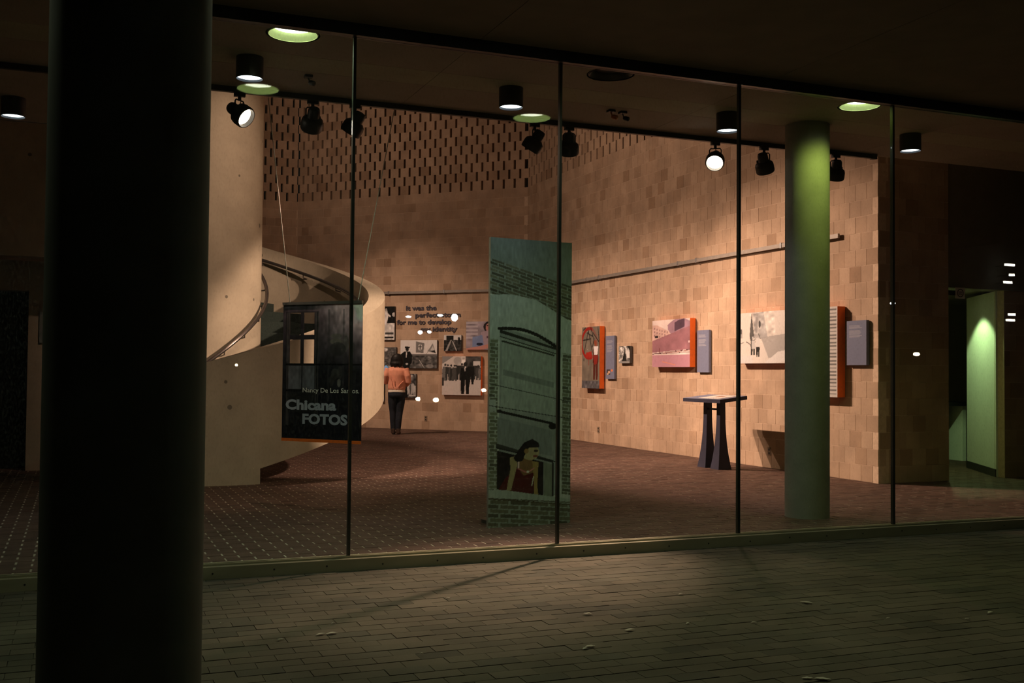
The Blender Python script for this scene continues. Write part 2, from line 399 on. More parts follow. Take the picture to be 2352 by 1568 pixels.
# ---- recessed downlights
REFL_I = pmat('reflector_inner', (.62, .72, .38), .45, var=.04, spec=.5)
def downlight(x, y, on, power, emit, label, group, color=GREEN, size=150):
    t = thing('recessed_downlight', label, 'ceiling light', (x, y, ZC), group)
    mb = MB(); mb.lathe([(HR+.012, -.004), (HR+.012, 0.0), (HR-.004, 0.0), (HR-.006, -.004)], seg=40, cap=False)
    mb.quad; mb.build('trim_ring', REFL_I if on else DARK, t, True)
    mb = MB(); mb.lathe([(HR-.004, -.001), (HR-.022, .025), (HR-.04, .05), (HR-.04, .08)], seg=40, cap=False); mb.build('reflector', (REFL_I if emit < 10 else emat('reflector_glow', (.76, 1, .28), 2.4)) if on else DARK, t, True)  # outdoor reflectors emit, standing in for lamplight on the cone
    mb = MB(); mb.lathe([(.001, .046), (HR-.043, .046), (HR-.043, .06), (.001, .06)], seg=32); mb.build('lamp', emat('lamp_%s_%d' % (group[:4], int(emit*10)), (.95, 1, .72) if on else color, emit) if on else DARK, t)
    if on:
        l = lamp('downlight', 'SPOT', (0, 0, .04), power, color, size=size, blend=.5, radius=.09); l.parent = t
    return t
downlight(HX[0], YI, True, INT_W*1.15, 5, 'lit recessed downlight above the hanging banner behind the glass', 'downlights inside the glass', PALE)
downlight(HX[1], YI, False, 0, 0, 'unlit dark recessed downlight in the middle of the ceiling', 'downlights inside the glass')
downlight(HX[2], YI, True, INT_W*.7, 5, 'lit recessed downlight in front of the green lit column', 'downlights inside the glass')
downlight(HX[0], YX, True, EXT_W*.6, 16, 'outdoor recessed downlight mirrored beside the leftmost black spotlight', 'downlights in the outer soffit', PALE)
downlight(HX[1], YX, True, EXT_W*1.2, 16, 'outdoor recessed downlight mirrored next to the middle black can', 'downlights in the outer soffit', PALE)
downlight(HX[0]-2.44, YX, True, EXT_W*.6, 16, 'outdoor recessed downlight above the black pillar', 'downlights in the outer soffit', PALE)
downlight(HX[2], YX, False, 0, 0, 'unlit outdoor recessed downlight near the right end of the soffit', 'downlights in the outer soffit')

# ---- surface mounted cans
def can(x, y, label):
    t = thing('can_light', label, 'ceiling light', (x, y, ZC), 'black can lights under the ceiling')
    mb = MB(); mb.lathe([(.0985, 0), (.0985, -.157), (.094, -.160), (.092, -.15), (.092, -.02)], seg=40, cap=False); mb.build('housing', BLACK, t, True)
    mb = MB(); mb.lathe([(.001, -.142), (.091, -.142), (.091, -.136), (.001, -.136)], seg=32); mb.build('lens', emat('can_lens', COOL, 5.5), t)
    l = lamp('can_glow', 'SPOT', (0, 0, -.15), 26, COOL, size=90, blend=.8, radius=.08); l.parent = t
can(1.128, 7.96, 'black can light beside the aimed spotlight and mirrored downlight')
can(3.21, 7.97, 'black can light in the middle, left of the second glass joint')
can(5.275, 7.97, 'black can light above the dazzling bright spotlight')
can(7.33, 7.97, 'black can light right of the green lit column')
can(-.557, 9.99, 'black can light at the left edge beyond the dark pillar')

# ---- track and spotlights
mb = MB(); mb.box(-2, YT-.02, ZC-.045, 7.62, YT+.02, ZC); t = thing('lighting_track', 'long black lighting track along the ceiling edge', 'track', (0,0,0)); mb.build('rail', BLACK, t)
mb = MB(); mb.box(7.62, YT-.024, ZC-.05, 7.68, YT+.024, ZC); mb.build('end_cap', BLACK, t)
SPOTLENS = emat('spot_lens', (1, .80, .62), 22); DIMLENS = emat('spot_lens_side', (1, .8, .62), 9)
def spot(x, target, power, label, size=62, blend=.35, zc=ZC-.045, y=YT, color=WARM, lens=None, grp='black track spotlights'):
    hc = Vector((x, y, zc-.165)); aim = (Vector(target)-hc).normalized()
    t = thing('track_spotlight', label, 'spotlight', (x, y, zc), grp)
    mb = MB(); mb.box(-.045, -.017, -.03, .045, .017, 0); mb.lathe([(.014, -.062), (.014, -.03)], seg=12); mb.build('adapter', BLACK, t)
    hd = Vector((aim.x, aim.y, 0)); hd = hd.normalized() if hd.length > .05 else Vector((0,1,0)); sd = Vector((-hd.y, hd.x, 0))
    C = Vector((0,0,-.165))
    mb = MB(); pts = [C+sd*-.056+Vector((0,0,.0)), C+sd*-.056+Vector((0,0,.09)), C+sd*-.045+Vector((0,0,.105)), C+sd*.045+Vector((0,0,.105)), C+sd*.056+Vector((0,0,.09)), C+sd*.056]
    mb.tube(pts, .0065, 6); mb.build('yoke', BLACK, t, True)
    mb = MB(); mb.tube([Vector((0,0,-.03)), Vector((.012,.01,-.07)), C-aim*.02+Vector((.01,0,.05)), C-aim*.07], .004, 6); mb.build('cable', BLACK, t, True)
    mb = MB(); mb.lathe([(.02, -.115), (.042, -.11), (.05, -.09), (.052, -.03), (.06, -.028), (.086, -.005), (.092, .02), (.092, .075), (.086, .088), (.08, .088), (.075, .05), (.07, .035)], O=C, ax=aim, seg=32, cap=True)
    ho = mb.build('housing', BLACK, t, True)
    mb = MB(); mb.lathe([(.012, -.062), (.012, -.056), (.016, .056), (.016, .068)], O=C-aim*.03, ax=sd, seg=12); mb.build('tilt_knob', BLACK, ho, True)
    mb = MB(); mb.lathe([(.001, .047), (.073, .047), (.073, .052), (.04, .060), (.001, .063)], O=C, ax=aim, seg=28); mb.build('lens', lens or DIMLENS, t, True)
    l = lamp('beam', 'SPOT', C+aim*.10, power*SPOT_W, color, C+aim*5, size, blend, .045); l.parent = t
    return t
spot(1.177, (3.1, 6.9, 1.55), 60, 'black track spotlight turned sideways with its lit lens showing', 70, .5)
def head(x, d, pw, label): spot(x, (x+d[0]*3, YT+d[1]*3, 3.39+d[2]*3), pw, label, 60, .8)
head(1.776, (0, .9, -1), 120, 'black track spotlight aimed away, left of the first glass joint')
head(2.136, (-.5, .5, -1), 16, 'black track spotlight half hidden by the first glass joint')
head(3.799, (-.5, .45, -1), 16, 'black track spotlight below the mirrored middle downlight')
head(4.143, (.25, .5, -1), 16, 'black track spotlight half hidden by the second glass joint')
ts = spot(5.718, (2.777, 5.09, -.255), 70, 'dazzling bright track spotlight pointing at the viewer', 41, .08, lens=SPOTLENS)
hb = lamp('added_sill_beam', 'SPOT', (-.06, -.07, -.23), 1650*SPOT_W, WARM, (2.75-5.718, 6.6-YT, -3.5), 34, 1, .10); hb.parent = ts      # second light added to this head, brightening the floor by the sill
head(6.286, (.5, .35, -1), 16, 'black track spotlight just left of the green lit column')
head(7.167, (.2, .45, -1), 16, 'black track spotlight just right of the green lit column')
spot(6.70, (3.6, 14.3, 1.2), 2600, 'track spotlight hidden behind the green lit column, aimed at the stair', 40, .35)
spot(6.93, (8.65, 16.0, 1.4), 800, 'second, added track spotlight hidden behind the green lit column, aimed along the right wall', 42, .7)  # unseen head added to brighten the orange print edges
# a second track, high in the hall above the picture, for the right wall and for added fill heads
TX, TZ = 2.45, 6.6
mb = MB(); mb.box(TX-.02, 10.8, TZ-.045, TX+.02, 20.5, TZ); t2 = thing('lighting_track', 'high lighting track above the hall, out of direct view', 'track'); mb.build('rail', BLACK, t2)
for y in (12, 19.5):
    mb = MB(); mb.tube([(TX, y, TZ), (TX, y, ZTOP)], .01); mb.build('hanger', BLACK, t2)
for i, (y, tg, pw, sz, bl) in enumerate([(20.2, (8.9, 18.3, .0), 2200, 50, 1), (18.9, (8.9, 15.7, .0), 2500, 50, 1), (17.6, (8.9, 13.1, .0), 2700, 50, 1), (16.4, (8.9, 11.0, .1), 4000, 46, .6), (19.55, (6.9, 23.0, -.3), 1750, 64, 1), (15.9, (8.9, 15.0, 4.2), 750, 120, 1), (19.9, (6.5, 23.6, 6.3), 260, 100, 1), (13.2, (3.8, 13.1, .6), 1250, 46, 1), (11.05, (1.9, 14.0, 3.4), 560, 50, 1)]):  # heads not aimed at prints are unseen fill lights, added to brighten
    spot(TX, tg, pw, ['high track spotlight aimed at the graffiti photo', 'high track spotlight aimed at the mauve street photo', 'high track spotlight aimed at the procession photo', 'high track spotlight aimed at the text sheet', 'added high track spotlight aimed at the foot of the back wall', 'added high track spotlight flooding the upper right wall', 'added high track spotlight aimed at the pierced back wall', 'added high track spotlight pointing down at the stair parapet', 'added high track spotlight aimed at the concrete drum'][i], sz, bl, zc=TZ-.045, y=y, grp='high track spotlights')

# ------------------------------------------------------------------ columns
mb = MB(); mb.lathe([(.25, 0), (.25, ZC)], seg=64); o = mb.build('column', PILLAR, None, True); o.location = (.143, 3.67, 0)
tag(o, 'thick black round pillar in the left foreground', 'column')
mb = MB(); mb.lathe([(.2, 0), (.2, ZC)], seg=64); o = mb.build('column', CONC2, None, True); o.location = (6.205, 8.065, 0)
tag(o, 'round concrete column inside the glass, lit green at the top', 'column')

# ------------------------------------------------------------------ spiral staircase
SC = Vector((1.467, 14.78, 0)); RO, RI, RD = 2.48, 2.26, .82
def pol(r, th, z):
    a = radians(th); X, d = r*sin(a), -r*cos(a)
    return Vector((SC.x+X*cos(_a)+d*sin(_a), SC.y-X*sin(_a)+d*cos(_a), z))
ztop = lambda th: 1.38+.0119*(th-18.8)
TH0, TH1, THB = -20, 232, 33.0
st = thing('spiral_staircase', 'curved concrete staircase winding up around a concrete drum', 'staircase', tuple(SC))
def P_(p): return Vector(p)-SC
def sector(mb, r1, r2, zb, zt, t0, t1, step=3.0):
    n = max(2, int(abs(t1-t0)/step)+1); R = []
    for i in range(n):
        th = t0+(t1-t0)*i/(n-1); b = zb(th) if callable(zb) else zb; t = zt(th) if callable(zt) else zt
        R.append([P_(pol(r1, th, b)), P_(pol(r2, th, b)), P_(pol(r2, th, t)), P_(pol(r1, th, t))])
    mb.rings(R)
mb = MB(); sector(mb, RI, RO, 0.0, ztop, TH0, THB); sector(mb, RI, RO, lambda t: ztop(t)-1.37, ztop, THB, TH1)
mb.build('parapet', CONC, st, True)
mb = MB(); mb.lathe([(RD, 0), (RD, ZTOP)], seg=72); mb.build('core_drum', CONC, st, True)
mb = MB(); sector(mb, RD-.02, RI+.02, lambda t: max(.0, ztop(t)-1.34), lambda t: max(.02, ztop(t)-1.13), 20, TH1); mb.build('stair_slab', CONC, st, True)
zt0 = lambda th: ztop(th)-.95
k = 0; th = -14.0
while th < TH1-13:
    z = .0119*(th+14+13.9); mb = MB(); sector(mb, RD-.01, RI+.01, max(0, z-.2), z, th, th+13.9, 3.4)
    mb.build('tread', CARPET, st); mb2 = MB()
    th += 13.9
def rail(name, r, dz, t0, t1, rad, mat):
    mb = MB(); mb.tube([P_(pol(r, t0+(t1-t0)*i/80, ztop(t0+(t1-t0)*i/80)+dz)) for i in range(81)], rad, 10); return mb.build(name, mat, st, True)
ra = rail('handrail', RI-.085, -.20, -10, TH1-4, .024, STEEL)
rb = rail('handrail', RD+.075, -.06, -14, TH1-4, .024, STEEL)
for th in range(0, 228, 19):
    for rr, ro, dz, pa in ((RI-.085, RI+.005, -.20, ra), (RD+.075, RD-.005, -.06, rb)):
        z = ztop(th)+dz; mb = MB(); mb.tube([P_(pol(rr, th, z-.02)), P_(pol(rr, th, z-.06)), P_(pol(ro, th, z-.075))], .009, 6); mb.build('bracket', STEEL, pa, True)
# landing with fascia and a lower wall with a door opening, far left
wl = thing('wall_left', 'dark concrete landing front and wall with a doorway, far left', 'wall'); wl['kind'] = 'structure'
mb = MB(); mb.box(-6.8, 14.25, 2.66, .25, 14.5, 4.3); mb.box(-6.8, 14.5, 2.9, .55, 18, 3.1); mb.build('landing', CONC, wl)
mb = MB(); mb.box(-.60, 14.85, 0, .1, 15.1, 2.66); mb.box(-6.8, 14.85, 2.28, -.60, 15.1, 2.66); mb.build('lower_wall', CONC, wl)
mb = MB(); mb.box(-6.8, 15.3, 0, -.6, 15.35, 2.3); mb.build('door_recess', BLACK, wl)
mb = MB(); mb.box(-.47, 14.83, 1.62, -.40, 14.86, 2.02); o = mb.build('wall_plate', ALU); tag(o, 'small pale plate on the dark wall left of the pillar', 'plate')

# ------------------------------------------------------------------ corridor on the right
wc = thing('wall_corridor', 'dim plaster wall over the corridor opening on the right', 'wall'); wc['kind'] = 'structure'
LIN = 2.40
mb = MB(); mb.box(9.99, 10.26, LIN, 14, 10.5, 6); mb.build('lintel', PLASTER, wc)
mb = MB(); mb.box(9.98, 10.5, LIN+.05, 14, 14, LIN+.1); mb.build('corridor_ceiling', PLASTER, wc)
mb = MB(); mb.box(9.98, 13.2, 0, 14, 13.4, LIN+.1); mb.build('corridor_end', PLASTER, wc)
A = Vector((10.98, 10.42, 0)); B_ = Vector((11.70, 11.62, 0)); dv = (B_-A).normalized(); nn = Vector((dv.y, -dv.x, 0))
pt = thing('partition', 'white partition glowing pale green in the corridor', 'partition', tuple(A))
mb = MB(); mb.obox((0,0,0), B_-A, nn*.12, (0,0,LIN)); mb.build('panel', WHITEP, pt)
mb = MB(); mb.obox(-nn*.012, B_-A, nn*.012, (0,0,.10)); mb.build('baseboard', DARK, pt)
block_wall('wall_stub', (11.0, 10.30, 0), (1,0,0), (0,-1,0), .43, LIN, 'short block pier right of the glowing partition', keep=60)
mb = MB(); mb.box(11.44, 10.28, 0, 14, 10.5, LIN); mb.build('dark_infill', DARK, wc)
ct = thing('reception_counter', 'dark counter edge in the corridor beside the block wall', 'counter', (12.2, 12.75, 0))
mb = MB(); mb.box(-.55, -.25, .84, .5, .25, .90); mb.build('worktop', DARK, ct)
mb = MB(); mb.box(-.45, -.2, .02, -.05, .2, .84); mb.build('cabinet', pmat('counter_front', (.06, .07, .05), .6), ct)
mb = MB(); mb.box(.35, -.2, 0, .42, .2, .84); mb.build('leg', WHITEP, ct)
# the corridor's own recessed light
t = thing('corridor_downlight', 'small downlight in the corridor ceiling behind the lintel', 'ceiling light', (10.85, 11.15, LIN+.05))
mb = MB(); mb.lathe([(.08, 0), (.08, -.02), (.065, -.02), (.06, -.005)], seg=24, cap=False); mb.build('trim_ring', DARK, t, True)
mb = MB(); mb.lathe([(.001, -.006), (.06, -.006), (.06, -.002), (.001, -.002)], seg=24); mb.build('lens', emat('corridor_lens', (.85, 1, .6), 6), t)
l = lamp('corridor_beam', 'SPOT', (0, 0, -.04), 70, (.68, 1, .42), size=112, blend=.25, radius=.03); l.parent = t
# square sign plate at the corner
sg = thing('sign_plate', 'small square white sign with a round symbol by the corridor', 'sign', (10.165, 10.20, 2.33))
mb = MB(); mb.box(-.075, -.004, -.068, .075, .004, .068); mb.build('plate', PAPERM, sg)
mb = MB()
for i in range(28):
    a0, a1 = 2*pi*i/28, 2*pi*(i+1)/28
    mb.quad(*[(r*cos(a), -.0055, r*sin(a)) for r, a in ((.042, a0), (.042, a1), (.052, a1), (.052, a0))])
mb.build('ring_symbol', BLACK, sg)
mb = MB(); mb.box(-.03, -.0058, .008, .03, -.0045, .016); mb.build('symbol_bar', BLACK, sg)
mb = MB(); mb.box(-.03, -.0058, -.016, .03, -.0045, -.008); mb.build('symbol_bar', BLACK, sg)
mb = MB(); mb.box(-.16, .0, -.03, -.07, .03, .03); mb.build('bracket', DARK, sg)

# ------------------------------------------------------------------ picture painter (flat prints)
class Im:
    def __init__(s, w, h, bg=(.5,.5,.5)):
        s.w, s.h = w, h; s.a = np.zeros((h, w, 3)); s.a[:] = bg
        s.u, s.v = np.meshgrid((np.arange(w)+.5)/w, (np.arange(h)+.5)/h)
    def put(s, m, c, al=1.0):
        m = (m.astype(float)*al)[..., None]; s.a = s.a*(1-m)+np.array(c if hasattr(c, '__len__') else (c,c,c))*m; return s
    def poly(s, pts, c, al=1.0):
        ins = np.zeros((s.h, s.w), bool); n = len(pts)
        for i in range(n):
            (x0, y0), (x1, y1) = pts[i], pts[(i+1) % n]
            if y0 == y1: continue
            t = (s.v-y0)/(y1-y0); ins ^= ((y0 <= s.v) != (y1 <= s.v)) & (s.u < x0+t*(x1-x0))
        return s.put(ins, c, al)
    def rect(s, x0, y0, x1, y1, c, al=1.0): return s.put((s.u >= x0)&(s.u < x1)&(s.v >= y0)&(s.v < y1), c, al)
    def ell(s, x, y, rx, ry, c, al=1.0): return s.put(((s.u-x)/rx)**2+((s.v-y)/ry)**2 < 1, c, al)
    def ringe(s, x, y, rx, ry, t, c, al=1.0):
        q = np.sqrt(((s.u-x)/rx)**2+((s.v-y)/ry)**2); return s.put(abs(q-1) < t, c, al)
    def line(s, x0, y0, x1, y1, wd, c, al=1.0):
        ar = s.h/s.w; dx, dy = x1-x0, (y1-y0)*ar; px, py = s.u-x0, (s.v-y0)*ar
        t = np.clip((px*dx+py*dy)/(dx*dx+dy*dy+1e-9), 0, 1)
        return s.put((px-t*dx)**2+(py-t*dy)**2 < (wd/2)**2, c, al)
    def noise(s, am, n=12, m=None, seed=0, box=None):
        r = np.random.default_rng(seed); g_ = r.normal(0, 1, (n+2, n+2)); x = s.u*n; y = s.v*n
        xi, yi = x.astype(int), y.astype(int); fx, fy = x-xi, y-yi
        q = g_[yi, xi]*(1-fx)*(1-fy)+g_[yi, xi+1]*fx*(1-fy)+g_[yi+1, xi]*(1-fx)*fy+g_[yi+1, xi+1]*fx*fy
        if box: q = q*((s.u >= box[0])&(s.u < box[2])&(s.v >= box[1])&(s.v < box[3]))
        s.a = np.clip(s.a*(1+am*q[..., None]), 0, 1); return s
    def person(s, x, y, h, c, w=1.0, head=None):
        """small standing figure: head, torso, two legs; y is the feet line"""
        W_ = h*s.h/s.w*w
        s.ell(x, y-h*.93, W_*.055, h*.07, head if head is not None else c); s.poly([(x-W_*.13, y-h*.82), (x+W_*.13, y-h*.82), (x+W_*.15, y-h*.45), (x-W_*.15, y-h*.45)], c)
        s.poly([(x-W_*.13, y-h*.47), (x-.0, y-h*.47), (x-W_*.03, y), (x-W_*.12, y)], c); s.poly([(x, y-h*.47), (x+W_*.13, y-h*.47), (x+W_*.11, y), (x+W_*.03, y)], c); return s
    def crowd(s, x0, x1, y, h, n, lo, hi, seed):
        r = np.random.default_rng(seed)
        for x in np.linspace(x0, x1, n): v = r.uniform(lo, hi); s.person(x+r.uniform(-.02, .02), y+r.uniform(-.02, .02), h*r.uniform(.85, 1.1), v, 1.1, head=(.75 if r.random() < .4 else .2))
        return s
def lin(a): return np.where(a <= .04045, a/12.92, ((a+.055)/1.055)**2.4)
def print_grid(name, im, O, rv, uv, parent, mat=None, holes=None):
    """O = bottom-left corner, rv/uv = full width/height vectors"""
    h, w = im.h, im.w; O, rv, uv = np.array(O), np.array(rv), np.array(uv)
    uu = np.linspace(0, 1, w); vv = np.linspace(1, 0, h)
    P = O+uu[None, :, None]*rv+vv[:, None, None]*uv
    idx = np.arange(h*w).reshape(h, w)
    F = np.stack([idx[1:, :-1], idx[1:, 1:], idx[:-1, 1:], idx[:-1, :-1]], -1)
    if holes is not None:
        F = F[~(holes[1:, :-1] & holes[1:, 1:] & holes[:-1, 1:] & holes[:-1, :-1])]
    F = F.reshape(-1, 4)
    me = bpy.data.meshes.new(name); me.from_pydata(P.reshape(-1, 3).tolist(), [], F.tolist())
    at = me.color_attributes.new('Col', 'FLOAT_COLOR', 'POINT')
    c = np.ones((h*w, 4)); c[:, :3] = lin(np.clip(im.a, 0, 1)).reshape(-1, 3)*.9; at.data.foreach_set('color', c.ravel().astype(np.float32))
    me.materials.append(mat or PRINT); return obj(name, me, parent)
def framed(im, O, rv, uv, n, depth, label, cat='photograph', name='photo_print', edge=None, group='prints on the gallery walls'):
    """print mounted on a box standing off the wall; O bottom-left corner of the FRONT face"""
    O, rv, uv, n = map(Vector, (O, rv, uv, n)); t = thing(name, label, cat, tuple(O-n*depth), group)
    mb = MB(); mb.obox(-n*0.0+Vector((0,0,0)), rv, uv, n*(depth-.002)); mb.build('mount_box', edge or ORANGE, t)
    print_grid('image', im, n*depth, rv, uv, t); return t
def on_back(s1, s0, z0, z1, im, depth, label, **k):
    """s measured to the left from the right-hand corner; s1 > s0"""
    O = CORN+BL*s1+BN*(depth+.012)+Vector((0,0,z0)); return framed(im, O, -BL*(s1-s0), (0,0,z1-z0), BN, depth, label, **k)
def on_right(y1, y0, z0, z1, im, depth, label, **k):
    return framed(im, (RWX-.012-depth, y1, z0), (0, y0-y1, 0), (0,0,z1-z0), (-1,0,0), depth, label, **k)
GREY = pmat('grey_mount', (.09, .085, .08), .7)

# -- back wall
im = Im(56, 80, .88); im.rect(0, 0, 1, .5, .05); im.poly([(.36,.1),(.62,.06),(.7,.3),(.62,.55),(.7,1),(.3,1),(.4,.5)], .86); im.ell(.52,.12,.09,.05,.75); im.line(.55,.16,.78,.3,.06,.9); im.ell(.95,.25,.08,.06,.8); im.line(.5,.6,.5,.95,.03,.45); im.rect(.55,.78,.95,.84,.3); im.rect(.5,.9,.95,.95,.15); im.noise(.12, 14, seed=1)
on_back(3.75, 3.20, 2.005, 2.76, im, .045, 'black and white photo of a pale standing figure beside the curved stair', edge=GREY)
im = Im(56, 56, .36); im.ell(.55,.12,.08,.09,.7); im.noise(.25, 20, seed=2); im.rect(0,.84,1,1,.7); im.rect(.35,.9,.5,.93,.25)
on_back(3.75, 3.15, 1.34, 1.835, im, .045, 'grey photo above the shoulder of the person beside the stair', edge=GREY)
im = Im(96, 74, .88); im.rect(0,.5,1,1,.33); im.noise(.35, 22, seed=3, box=(0,.5,1,1)); im.rect(.3,.5,.98,.56,.42)
im.poly([(.43,.05),(.66,.12),(.63,.46),(.43,.44)], .48); im.ell(.54,.26,.055,.11,.82); im.line(.54,.18,.54,.34,.025,.1); im.line(.5,.24,.58,.24,.02,.1); im.line(.52,.7,.66,.99,.012,.8); im.line(.62,.7,.88,.14,.008,.45)
im.poly([(.88,.12),(.97,.47),(.74,.40)], .55); im.poly([(.88,.22),(.93,.36),(.82,.36)], .8); im.poly([(.82,.41),(.93,.36),(.96,.46)], .12)
im.poly([(.12,.23),(.27,.24),(.25,.30),(.13,.29)], .06); im.ell(.19,.33,.045,.07,.12); im.poly([(.02,.5),(.12,.4),(.27,.4),(.33,.55),(.32,.8),(.26,.9),(.26,1),(.1,1),(.04,.85)], .07); im.poly([(.155,.43),(.185,.43),(.18,.62),(.16,.62)], .85); im.ell(.185,.84,.035,.035,.75); im.ell(.81,.92,.1,.07,.65,.6)
on_back(3.04, 2.12, 1.365, 1.995, im, .05, 'wide black and white photo of an officer and flags', edge=GREY)
im = Im(56, 50, .82); im.rect(0,.3,1,1,.2); im.noise(.5, 13, seed=4, box=(0,.3,1,1)); im.rect(.15,.05,.55,.3,.08); im.poly([(.38,.3),(.46,.3),(.2,1),(.08,1)], .7,.8); im.line(.5,.4,.72,.95,.05,.7); im.rect(.8,.2,.92,.6,.08); im.ell(.85,.2,.06,.07,.12)
on_back(1.95, 1.525, 1.75, 2.10, im, .05, 'small dark crowd photo below the wall lettering', edge=GREY)
im = Im(80, 74, (.60,.57,.62)); im.noise(.14, 8, seed=5)
for q in range(5): im.rect(0,.02+.13*q,.36,.09+.13*q,(.76,.74,.78),.8)
im.ell(.72,.2,.19,.2,(.10,.08,.09)); im.ell(.72,.22,.125,.16,(.72,.52,.50)); im.rect(.62,.13,.82,.17,(.25,.1,.12)); im.ell(.72,.23,.06,.02,(.75,.25,.25)); im.poly([(.45,.38),(.62,.33),(.85,.33),(1,.42),(1,.9),(.5,.95)],(.66,.60,.66)); im.rect(.62,.52,1,.6,(.30,.2,.28),.75)
im.poly([(.2,.55),(.5,.48),(.55,.85),(.2,.9)],(.45,.55,.75),.8); im.ell(.42,.8,.1,.05,(.12,.15,.25)); im.poly([(0,.95),(.4,.88),(1,.7),(1,.82),(.5,1),(0,1)],(.76,.55,.52))
on_back(1.405, .62, 1.78, 2.395, im, .06, 'colour photo of a person in a printed shirt, right of the lettering', edge=GREY)
im = Im(96, 96, (.82,.80,.79)); im.poly([(.6,0),(1,0),(1,.6),(.62,.35)], .28); im.noise(.3, 16, seed=6, box=(.5,0,1,.4)); im.rect(.8,.13,.98,.24,.85); im.poly([(0,0),(.3,0),(.1,.14),(0,.2)], .55); im.ell(.4,.12,.1,.1,.62,.7)
im.crowd(.05,.5,.62,.42,9,.1,.5,7); im.crowd(.75,1,.6,.38,5,.15,.5,8); im.person(.6,.97,.82,.06,1.05,.14); im.person(.74,.72,.56,.08,1.2,.16); im.poly([(.52,.3),(.68,.3),(.7,.6),(.5,.6)], .06); im.line(.475,.65,.475,.93,.012,.15); im.poly([(.57,.3),(.61,.3),(.595,.42)], .8); im.rect(0,.55,.05,.76,.2); im.rect(0,.78,.3,1,(.83,.80,.79))
on_back(1.97, 1.03, .785, 1.632, im, .085, 'black and white march photo with an orange edge on the back wall')
im = Im(48, 60, .4); im.noise(.7, 12, seed=9); im.rect(.0,.5,.55,1,.08); im.ell(.3,.45,.12,.1,.12); im.rect(.6,.88,1,.94,.8); im.crowd(.6,.95,.85,.5,4,.3,.8,10)
on_back(3.08, 2.64, .71, 1.24, im, .05, 'dark crowd photo half hidden behind the standing person', edge=GREY)
im = Im(30, 56, .15); im.rect(0,.75,1,1,.75); im.noise(.2, 8, seed=11)
on_back(3.80, 3.45, .61, 1.20, im, .05, 'low photo mostly hidden by the curved stair', edge=GREY)

# -- right wall
im = Im(72, 118, (.44,.41,.37)); im.noise(.08, 10, seed=12); im.rect(0,.87,1,1,(.33,.33,.35)); im.noise(.2, 30, seed=13, box=(0,.87,1,1))
im.ringe(.42,.27,.42,.24,.11,(.55,.12,.09)); im.rect(.6,.02,1,.5,(.44,.41,.37),.75); im.poly([(.25,.42),(.55,.40),(.58,.50),(.22,.50)],(.60,.15,.11))
for a in ((.36,.06,.14,.42),(.36,.06,.6,.42),(.06,.22,.5,.2),(.08,.05,.2,.02),(.5,.02,.75,.3),(.62,.1,.95,.25),(.9,.02,1,.35),(.28,.1,.62,.16),(.7,.2,.6,.33),(.12,.52,.12,.55)): im.line(*a, .035, (.12,.11,.11), .85)
im.line(.4,.5,.4,.62,.03,(.5,.2,.16)); im.person(.78,.86,.62,(.30,.11,.08),1.0,(.55,.28,.18)); im.poly([(.66,.32),(.92,.32),(.88,.46),(.70,.46)],(.86,.84,.86)); im.poly([(.64,.47),(.92,.47),(.84,.6),(.72,.62)],(.5,.14,.11)); im.ell(.75,.26,.07,.04,(.5,.26,.18))
on_right(18.13, 17.40, 1.01, 2.150, im, .10, 'tall colour photo of red graffiti and a person in white, orange edge')
def label_im(seed, w=30, h=80, pic=False):
    im = Im(w, h, (.45,.475,.575)); r = np.random.default_rng(seed)
    for k_ in range(10): im.rect(.13, .11+k_*.028, .13+.68*r.uniform(.75, 1), .121+k_*.028, (.62,.63,.68))
    if pic: im.rect(.15,.77,.55,.9,(.25,.22,.22)); im.ell(.4,.84,.12,.03,(.8,.65,.55)); im.ell(.25,.88,.1,.02,(.8,.68,.55)); im.ell(.72,.80,.11,.03,(.85,.5,.33))
    return im
on_right(17.28, 16.945, 1.19, 1.965, label_im(1, pic=True), .035, 'slate blue text panel with small pictures, beside the graffiti photo', cat='text panel', name='text_panel', edge=BLUEG, group='slate blue text panels')
im = Im(56, 56, .62); im.noise(.35, 9, seed=14); im.poly([(.28,.9),(.5,.35),(.58,.3),(.72,.9)], .12); im.noise(.3, 22, seed=15); im.poly([(.6,.2),(1,.35),(1,.7),(.75,.7)], .85); im.poly([(.75,0),(1,0),(1,.28)], .08); im.rect(0,.88,1,1,.55)
on_right(16.745, 16.345, 1.47, 1.77, im, .05, 'small black and white photo alone between two text panels', edge=GREY)
im = Im(108, 96, (.86,.80,.79)); im.poly([(0,.1),(.12,.1),(.48,.26),(.48,.42),(0,.44)], (.80,.68,.65))
for r_ in range(3):
    for c_ in range(6): im.rect(.05+.07*c_, .16+.07*r_+.018*c_, .08+.07*c_, .2+.07*r_+.018*c_, (.58,.46,.47))
im.rect(.07,.33,.17,.38,(.12,.1,.12)); im.poly([(.42,.12),(.5,.06),(.62,.0),(.85,0),(1,.06),(1,.2),(.5,.3),(.43,.22)],(.62,.5,.57)); im.poly([(.6,.08),(.7,.03),(.86,0),(.86,.17),(.6,.26)],(.33,.25,.32)); im.poly([(0,.44),(1,.16),(1,.63),(0,.69)],(.58,.41,.45)); im.noise(.06, 9, seed=16)
im.line(0,.715,1,.64,.012,(.3,.16,.19)); im.line(.3,.70,1,.66,.012,(.75,.6,.58)); im.line(0,.72,1,.69,.01,(.32,.18,.2)); im.line(.2,.60,.2,.70,.02,(.42,.22,.22)); im.rect(0,.74,1,1,(.70,.52,.58)); im.line(.28,.88,.62,.95,.012,(.85,.55,.4)); im.rect(.95,.46,1,.5,(.8,.7,.72))
on_right(15.47, 14.30, 1.40, 2.163, im, .10, 'mauve colour photo of an empty street and wall, orange edge')
